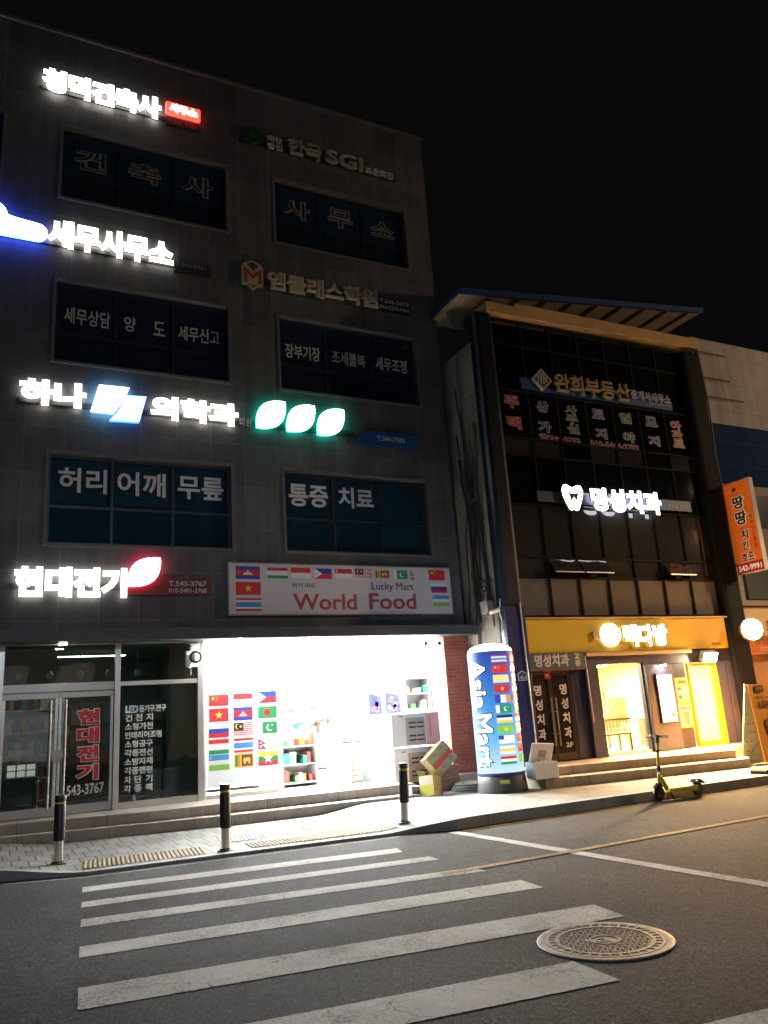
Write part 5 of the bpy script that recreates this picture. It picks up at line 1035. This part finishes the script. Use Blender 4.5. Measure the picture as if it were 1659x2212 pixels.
# cables in the gap and lamp
cab = mat('cable_black', (.015, .015, .017), .5); t = thing('cable_bundle', 'tangle of black cables running down the wall between the two buildings', 'cables', (8.5, -.7, 4.5)); r3 = random.Random(11)
for k in range(11):
    y = -1.05+.075*k; z = r3.uniform(6.2, 8.2); pts = []; yy = y
    while z > 3.0: pts.append((8.52+r3.uniform(-.03, .04), yy, z)); yy += r3.uniform(-.03, .03)+(.09*(-.72-yy) if z > 5.5 else -.07*(-.72-yy)); z -= r3.uniform(.35, .6)
    MB().tube(pts, r3.uniform(.010, .02), cab, 6).build('cable', t)
for zc in (5.5, 3.7):
    for k in range(6): pts = [(8.50+.03*math.sin(a*2+k), -.98+.055*i_+.03*k, zc+.10*math.sin(a*.8+k)-.05*i_*(k % 3-1)) for i_, a in enumerate([i*.55 for i in range(9)])]; MB().tube(pts, .011, cab, 5).build('cable', t)
MB().box(8.40, 8.55, -1.05, -.8, 3.25, 3.5, mat('junction_grey', (.16, .16, .16), .6)).build('junction_box', t, .01)
t = thing('wall_lamp', 'small white unlit wall lamp in the gap above the lit pillar', 'wall lamp', (8.38, -1.3, 3.2)); b = MB(); b.cyl((8.28, -1.32, 3.22), (8.5, -1.25, 3.28), .035, .045, 12, whp); b.build('lamp_head', t); b = MB(); b.tube([(8.5, -1.22, 3.28), (8.58, -1.2, 3.35), (8.6, -1.2, 3.5)], .012, whp); b.build('arm', t); b = MB(); b.tube([(8.52, -1.24, 3.26), (8.56, -1.26, 3.05), (8.52, -1.25, 2.85), (8.58, -1.2, 2.7)], .008, whp, 6); b.build('cable', t)

# ================================================================== THIRD BUILDING at the right edge
shop3 = thing('white_clad_building', 'building at the right edge with a stained white upper wall over blue panels', 'building', (18, 3, 0))
whc = masonry('white_cladding', (.34, .325, .33), (.31, .30, .305), (.26, .24, .23), 3.2, .75, .012, 'xz', .5, .7, .2, .25, 1.4, .3, .1); bluc = masonry('blue_cladding_panel', (.010, .030, .10), (.011, .033, .105), (.05, .06, .10), 1.2, .62, .008, 'xz', 0, .9, .2, .15, 1.5, .1)
b = MB(); b.box(15.17, 22, Y0, 8, 7.88, 10.15, whc); b.build('upper_wall', shop3); b = MB(); b.box(15.17, 22, Y0+.02, 8, 6.35, 7.88, bluc); b.build('blue_band', shop3)
b = MB(); b.box(15.17, 22, Y0+.05, 8, 3.4, 6.35, mat('beige_render', (.34, .29, .24), .8, var=.2, scale=2)); b.build('middle_wall', shop3); b = MB(); b.box(15.17, 22, Y0+.12, 8, -.1, 3.4, mat('tan_front', (.42, .24, .10), .7, var=.25, scale=2)); b.build('lower_wall', shop3)
b = MB(); b.box(15.6, 18.5, Y0-.0, Y0+.049, 3.55, 4.3, mat('grey_glass', (.09, .11, .115), .15)); b.box(15.6, 18.5, Y0-.0, Y0+.049, 5.3, 6.1, mat('grey_glass', (.09, .11, .115), .15)); b.build('window', shop3)
b = MB(); rs = mat('rust_stain', (.10, .06, .045), .8)
for z, x1, hh in ((9.75, 16.3, .04), (9.05, 16.3, .05), (8.55, 16.7, .035)): b.box(15.2, x1, Y0-.02, Y0-.001, z, z+hh, rs); b.box(15.25, x1-.4, Y0-.016, Y0-.001, z-.05, z-.002, mat('rust_pale', (.22, .17, .15), .8))
b.build('rust_strap', shop3)
b = MB(); b.tube([(15.22, Y0-.06, 9.9), (15.26, Y0-.07, 8.8), (15.2, Y0-.06, 7.6), (15.24, Y0-.08, 6.2), (15.2, Y0-.06, 4.6), (15.22, Y0-.06, 2.2)], .03, cab); b.tube([(15.3, Y0-.05, 9.7), (15.34, Y0-.06, 8.4), (15.28, Y0-.05, 7.0), (15.3, Y0-.06, 5.5)], .022, mat('pipe_grey', (.22, .19, .17), .6)); tag(b.build('downpipe'), 'dark pipes and cables down the joint beside the white clad building', 'pipes')
# projecting orange sign
XS = 15.28; t = sign('orange projecting sign with black brush letters beside the dark glass building', (15.35, -1.5, 5.1), 'projecting_sign'); b = MB(); b.box(XS, XS+.14, -1.90, -1.17, 4.08, 6.24, mat('sign_box_white', (.55, .52, .50), .5)); b.build('sign_box', t, .006)
fs = Frame((XS-.001, 0, 0), (0, -1, 0), (0, 0, 1)); b = MB(); orn = glow('sign_orange_face', (.85, .14, .01), .32, (.70, .16, .02)); b.poly([fs.p(1.185, 4.10), fs.p(1.89, 4.10), fs.p(1.89, 6.22), fs.p(1.185, 6.22)], orn); b.poly([fs.p(1.185, 4.10, .002), fs.p(1.89, 4.10, .002), fs.p(1.89, 4.32, .002), fs.p(1.185, 4.32, .002)], glow('sign_red_strip', (.35, .01, .01), .35, (.4, .03, .03))); b.build('sign_face', t)
b = MB(); ik = mat('brush_black', (.02, .015, .012), .5); ed = glow('brush_edge', (1, .75, .45), .35, (.8, .7, .5))
for ch, u0, u1, v0, v1 in (('땅', 1.38, 1.68, 5.58, 5.88), ('땅', 1.385, 1.68, 5.20, 5.52), ('치', 1.45, 1.645, 4.85, 5.07), ('킨', 1.44, 1.61, 4.60, 4.81), ('호', 1.375, 1.53, 4.36, 4.54), ('프', 1.545, 1.70, 4.36, 4.54)): outline_letters(b, ch, (u0, u1, v0, v1), fs, .002, ik, ed, .08, .035)
b.poly([fs.p(1.50, 5.10, .003), fs.p(1.55, 5.18, .003), fs.p(1.53, 5.10, .003), fs.p(1.49, 5.05, .003)], mat('chilli_red', (.6, .03, .02), .5)); b.poly(star(1.47, 6.05, .07, fs, .003, k=6, inner=.55), mat('chilli_dark', (.12, .03, .02), .5)); write(b, '542-9991', (1.23, 1.84, 4.14, 4.27), fs, .004, .003, glow('brush_pale', (1, .85, .7), .4, (.8, .7, .6)), .02)
for i, ch in enumerate('후라이드양념'): write(b, ch, (1.755, 1.825, 5.28-.13*i, 5.38-.13*i), fs, .002, .003, ik, .01)
b.build('lettering', t)
b = MB(); [b.box(XS+.02, XS+.12, -1.17, Y0+.04, z, z+.05, rail) for z in (4.3, 5.9)]; b.build('bracket', t)
t = sign('lit round white sign projecting in front of the chicken shop', (14.95, -1.7, 2.8), 'round_sign')
b = MB(); ax = (-.45, -.89, 0); b.lathe((14.88, -1.55, 2.79), [(.235, 0), (.25, .02), (.25, .09), (.235, .10)], mat('sign_rim_gold', (.40, .24, .05), .4), 32, ax); b.build('sign_rim', t, smooth=True); b = MB(); b.lathe((14.88-.45*.101, -1.55-.89*.101, 2.79), [(.23, 0), (.225, .012), (.15, .02), (.05, .022)], glow('round_sign_face', (1, .80, .50), 40), 32, ax); b.build('lit_face', t, smooth=True); b = MB(); b.box(14.9, 15.25, -1.58, -1.52, 2.76, 2.82, rail); b.build('bracket', t)
t = sign('orange and cream shop board behind the lit round sign at the right edge', (16, Y0, 2.75), 'shop_board'); b = MB(); b.box(15.22, 18.5, Y0-.10, Y0+.118, 2.28, 3.30, mat('board_cream', (.62, .45, .20), .5)); b.build('sign_board', t, .008); b = MB(); b.box(15.24, 18.48, Y0-.104, Y0-.101, 2.30, 2.70, mat('board_orange', (.60, .15, .02), .5)); b.build('sign_band', t)
b = MB(); write(b, '땅땅치킨호프', (15.36, 16.9, 2.49, 2.68), face(Y0-.105), 0, .004, mat('board_brown', (.20, .08, .02), .5), .03); write(b, '치킨호프 542-9991', (15.5, 16.9, 2.34, 2.44), face(Y0-.105), 0, .004, mat('vinyl_cream', (.62, .56, .48), .5), .01); write(b, '호프', (15.85, 16.2, 2.8, 3.05), face(Y0-.101), 0, .004, mat('board_brown', (.20, .08, .02), .5), .03); b.build('lettering', t)

# ================================================================== STREET THINGS
# kick scooter at the kerb
s_y = mat('scooter_yellow', (.72, .55, .04), .35, coat=.3); s_k = mat('scooter_black', (.015, .015, .016), .4)
ang = .04; t = thing('kick_scooter', 'yellow and black electric kick scooter parked against the kerb in front of the cafe', 'scooter', (8.93, -4.29, 0), ang)
def wheel(x, nm='wheel'):
    b = MB(); b.lathe((x, -.024, .108), [(.06, 0), (.095, .002), (.108, .012), (.108, .036), (.095, .046), (.06, .048)], s_k, 28, (0, 1, 0)); o = b.build(nm, t, smooth=True, local=True)
    b = MB(); b.lathe((x, -.03, .108), [(.02, 0), (.055, .004), (.055, .056), (.02, .06)], mat('hub_grey', (.10, .10, .10), .4), 18, (0, 1, 0)); b.build('hub', o, smooth=True, local=True)
wheel(0); wheel(.82)
b = MB(); b.prism([(.16, -.075, .125), (.76, -.075, .125), (.76, -.075, .165), (.16, -.075, .165)], (0, .15, 0), s_y); b.prism([(.13, -.06, .115), (.76, -.06, .085), (.76, -.06, .124), (.16, -.06, .124)], (0, .12, 0), s_y); b.build('deck', t, .01, local=True)
b = MB(); b.box(.18, .74, -.065, .065, .1655, .169, s_k); b.build('deck_grip', t, local=True)
b = MB(); b.cyl((.07, 0, .34), (.19, 0, .14), .032, .036, 12, s_y); b.build('neck', t, smooth=True, local=True)
b = MB(); b.cyl((.03, 0, .24), (.125, 0, .90), .027, .023, 14, s_y); b.build('steering_column', t, smooth=True, local=True)
b = MB(); b.cyl((.055, 0, .40), (.068, 0, .49), .031, n=14, m=s_k); b.cyl((.113, 0, .82), (.128, 0, .93), .030, n=14, m=s_k); b.cyl((.095, 0, .69), (.099, 0, .72), .027, n=14, m=s_k); b.build('collar', t, smooth=True, local=True)
b = MB(); b.cyl((.125, -.22, .915), (.125, .22, .915), .012, n=10, m=s_k); b.cyl((.125, -.22, .915), (.125, -.11, .915), .017, n=10, m=s_k); b.cyl((.125, .11, .915), (.125, .22, .915), .017, n=10, m=s_k); b.box(.10, .15, -.04, .04, .915, .945, s_k); b.cyl((.11, -.10, .92), (.08, -.19, .90), .006, n=6, m=s_k); b.build('handlebar', t, local=True)
b = MB(); b.prism([(-.09, -.03, .20), (-.04, -.03, .232), (.05, -.03, .235), (.09, -.03, .20), (.05, -.03, .222), (-.04, -.03, .22)], (0, .06, 0), s_k); b.prism([(.72, -.035, .20), (.78, -.035, .235), (.86, -.035, .23), (.96, -.035, .17), (.97, -.035, .18), (.87, -.035, .245), (.77, -.035, .25), (.70, -.035, .20)], (0, .07, 0), s_k); b.build('mudguard', t, local=True)
b = MB(); b.box(-.012, .05, -.036, -.026, .10, .26, s_k); b.box(-.012, .05, .026, .036, .10, .26, s_k); b.box(-.005, .055, -.03, .03, .235, .26, s_k); b.build('fork', t, local=True)
b = MB(); b.cyl((.20, -.02, .12), (.16, -.13, .006), .008, n=8, m=s_k); b.cyl((.24, -.02, .12), (.17, -.12, .008), .006, n=8, m=s_k); b.build('kickstand', t, local=True)
MB().lathe((.03, -.032, .84-.44), [(.02, 0), (.02, .004)], mat('lamp_lens', (.5, .5, .5), .2), 10, (-1, 0, 0)).build('headlamp', t, local=True)
# A-frame menu board
t = thing('menu_stand', 'pale and orange folding menu stand at the end of the cafe steps', 'menu stand', (13.4, -2.6, .13))
A_, BL, BR_ = Vector((13.28, -2.50, 1.62)), Vector((12.84, -2.50, .14)), Vector((13.33, -2.60, .14))
pale = mat('stand_pale', (.66, .62, .36), .5); ora = mat('stand_orange', (.72, .33, .04), .5)
b = MB(); dep = Vector((.03, .05, 0)); b.prism([BL, BR_, A_+Vector((.03, -.01, 0)), A_], dep, pale); b.build('side_board', t)
TR_, BR2 = Vector((14.25, -2.30, 1.60)), Vector((14.45, -2.42, .14)); b = MB(); b.prism([BR_+Vector((.012, -.012, 0)), BR2, TR_, A_+Vector((.035, -.02, 0))], Vector((.02, .04, 0)), ora); b.build('front_board', t)
U_ = (BR2-BR_).normalized(); V_ = (A_+Vector((.035, -.02, 0))-BR_); W_ = V_-U_*(V_.dot(U_)); V_n = W_.normalized(); fo = Frame(BR_+Vector((.012, -.012, 0)), U_, V_n); n0 = fo.N.dot(A_-fo.O)*0+.002
b = MB(); bk = mat('print_choc', (.10, .04, .02), .5); write(b, '1,500', (.19, .66, 1.0, 1.15), fo, n0, .003, bk, .05); b.poly([fo.p(.20, 1.32, n0), fo.p(.50, 1.32, n0), fo.p(.50, 1.45, n0), fo.p(.20, 1.45, n0)], bk); write(b, '커피', (.25, .45, 1.35, 1.42), fo, n0, .003, ora, .01); write(b, '아메리카노 세트', (.17, .62, 1.19, 1.25), fo, n0, .003, bk, .005)
for cu, cv, r_ in ((.40, .70, .11), (.62, .86, .07)): b.poly(disc(cu, cv, r_, fo, n0, 20, 1.0), bk); b.poly(disc(cu, cv+.01, r_*.8, fo, n0+.002, 20), mat('print_coffee', (.28, .13, .05), .5)); b.prism([fo.p(cu-r_*.9, cv, n0-.001), fo.p(cu-r_*.55, cv-r_*1.9, n0-.001), fo.p(cu+r_*.55, cv-r_*1.9, n0-.001), fo.p(cu+r_*.9, cv, n0-.001)], fo.N*.0005, mat('print_cup', (.55, .30, .16), .5))
b.build('front_print', t)
b = MB(); fp_ = Frame(BL, (BR_-BL).normalized(), (0, 0, 1)); gy = mat('print_olive', (.36, .34, .20), .6)
for r_ in range(5):
    for q in range(3+(r_ > 1)): u = .06+.1*q; v = .22+.17*r_; (u < .46-v*.12 and u > .06+v*.22) and b.poly([fp_.p(u, v, .003), fp_.p(u+.045, v, .003), fp_.p(u+.045, v+.035, .003), fp_.p(u, v+.035, .003)], gy)
for u in range(9): b.poly([fp_.p(.06+u*.04, .05, .003), fp_.p(.09+u*.04, .05, .003), fp_.p(.09+u*.04, .07, .003), fp_.p(.06+u*.04, .07, .003)], gy)
b.cyl(fp_.p(.02, .02, .012), fp_.p(.46, .42, .012), .006, n=6, m=gy); b.build('side_print', t)
t = thing('sign_weight', 'black rubber base block on the pavement at the right edge', 'weight', (11.85, -3.85, .13)); b = MB(); b.prism([(11.62, -4.02, .128), (12.6, -4.02, .128), (12.6, -4.02, .23), (11.70, -4.02, .23), (11.62, -4.02, .18)], (0, .34, 0), mat('rubber_black', (.02, .019, .018), .7, var=.2)); b.build('block', t, .012); b = MB(); b.cyl((12.1, -3.85, .23), (12.1, -3.85, .27), .08, n=16, m=rub); b.build('socket_ring', t)
tag(MB().box(7.42, 7.72, -1.95, -1.80, .1165, .1195, mat('paper_pale', (.62, .55, .40), .8)).build('paper_scrap'), 'pale scrap of paper on the pavement in front of the coil', 'paper')

# ================================================================== ACROSS THE STREET (seen only as reflections in the glazing)
t = thing('building_across_street', 'pale low building across the street, mirrored in the shop glass', 'building', (10, -34, 0))
b = MB(); b.box(-14, 6, -38, -32, 0, 6.5, mat('across_pale', (.42, .38, .33), .8, var=.2)); b.box(9, 34, -40, -33, 0, 8.5, mat('across_tan', (.46, .36, .25), .8, var=.2)); b.build('wall', t)
for k in range(6):
    x = -12+3*k; b = MB(); b.box(x, x+1.6, -31.99, -31.95, 3.9, 5.2, glow('across_window', (1, .85, .6), .35 if k % 2 else .1)); b.build('window', t)
for k in range(7):
    x = 10+3.3*k; b = MB(); b.box(x, x+1.8, -32.99, -32.95, 4.2, 5.8, glow('across_window2', (1, .8, .5), .5 if k % 3 else .1)); b.build('window', t)
b = MB(); b.box(-3, 3.5, -31.99, -31.9, .4, 2.9, glow('across_shop', (.9, .95, 1), .3)); b.build('shop_window', t); b = MB(); b.box(12, 20, -32.99, -32.9, .4, 3.0, glow('across_shop_warm', (1, .8, .5), .8)); b.build('shop_window', t)
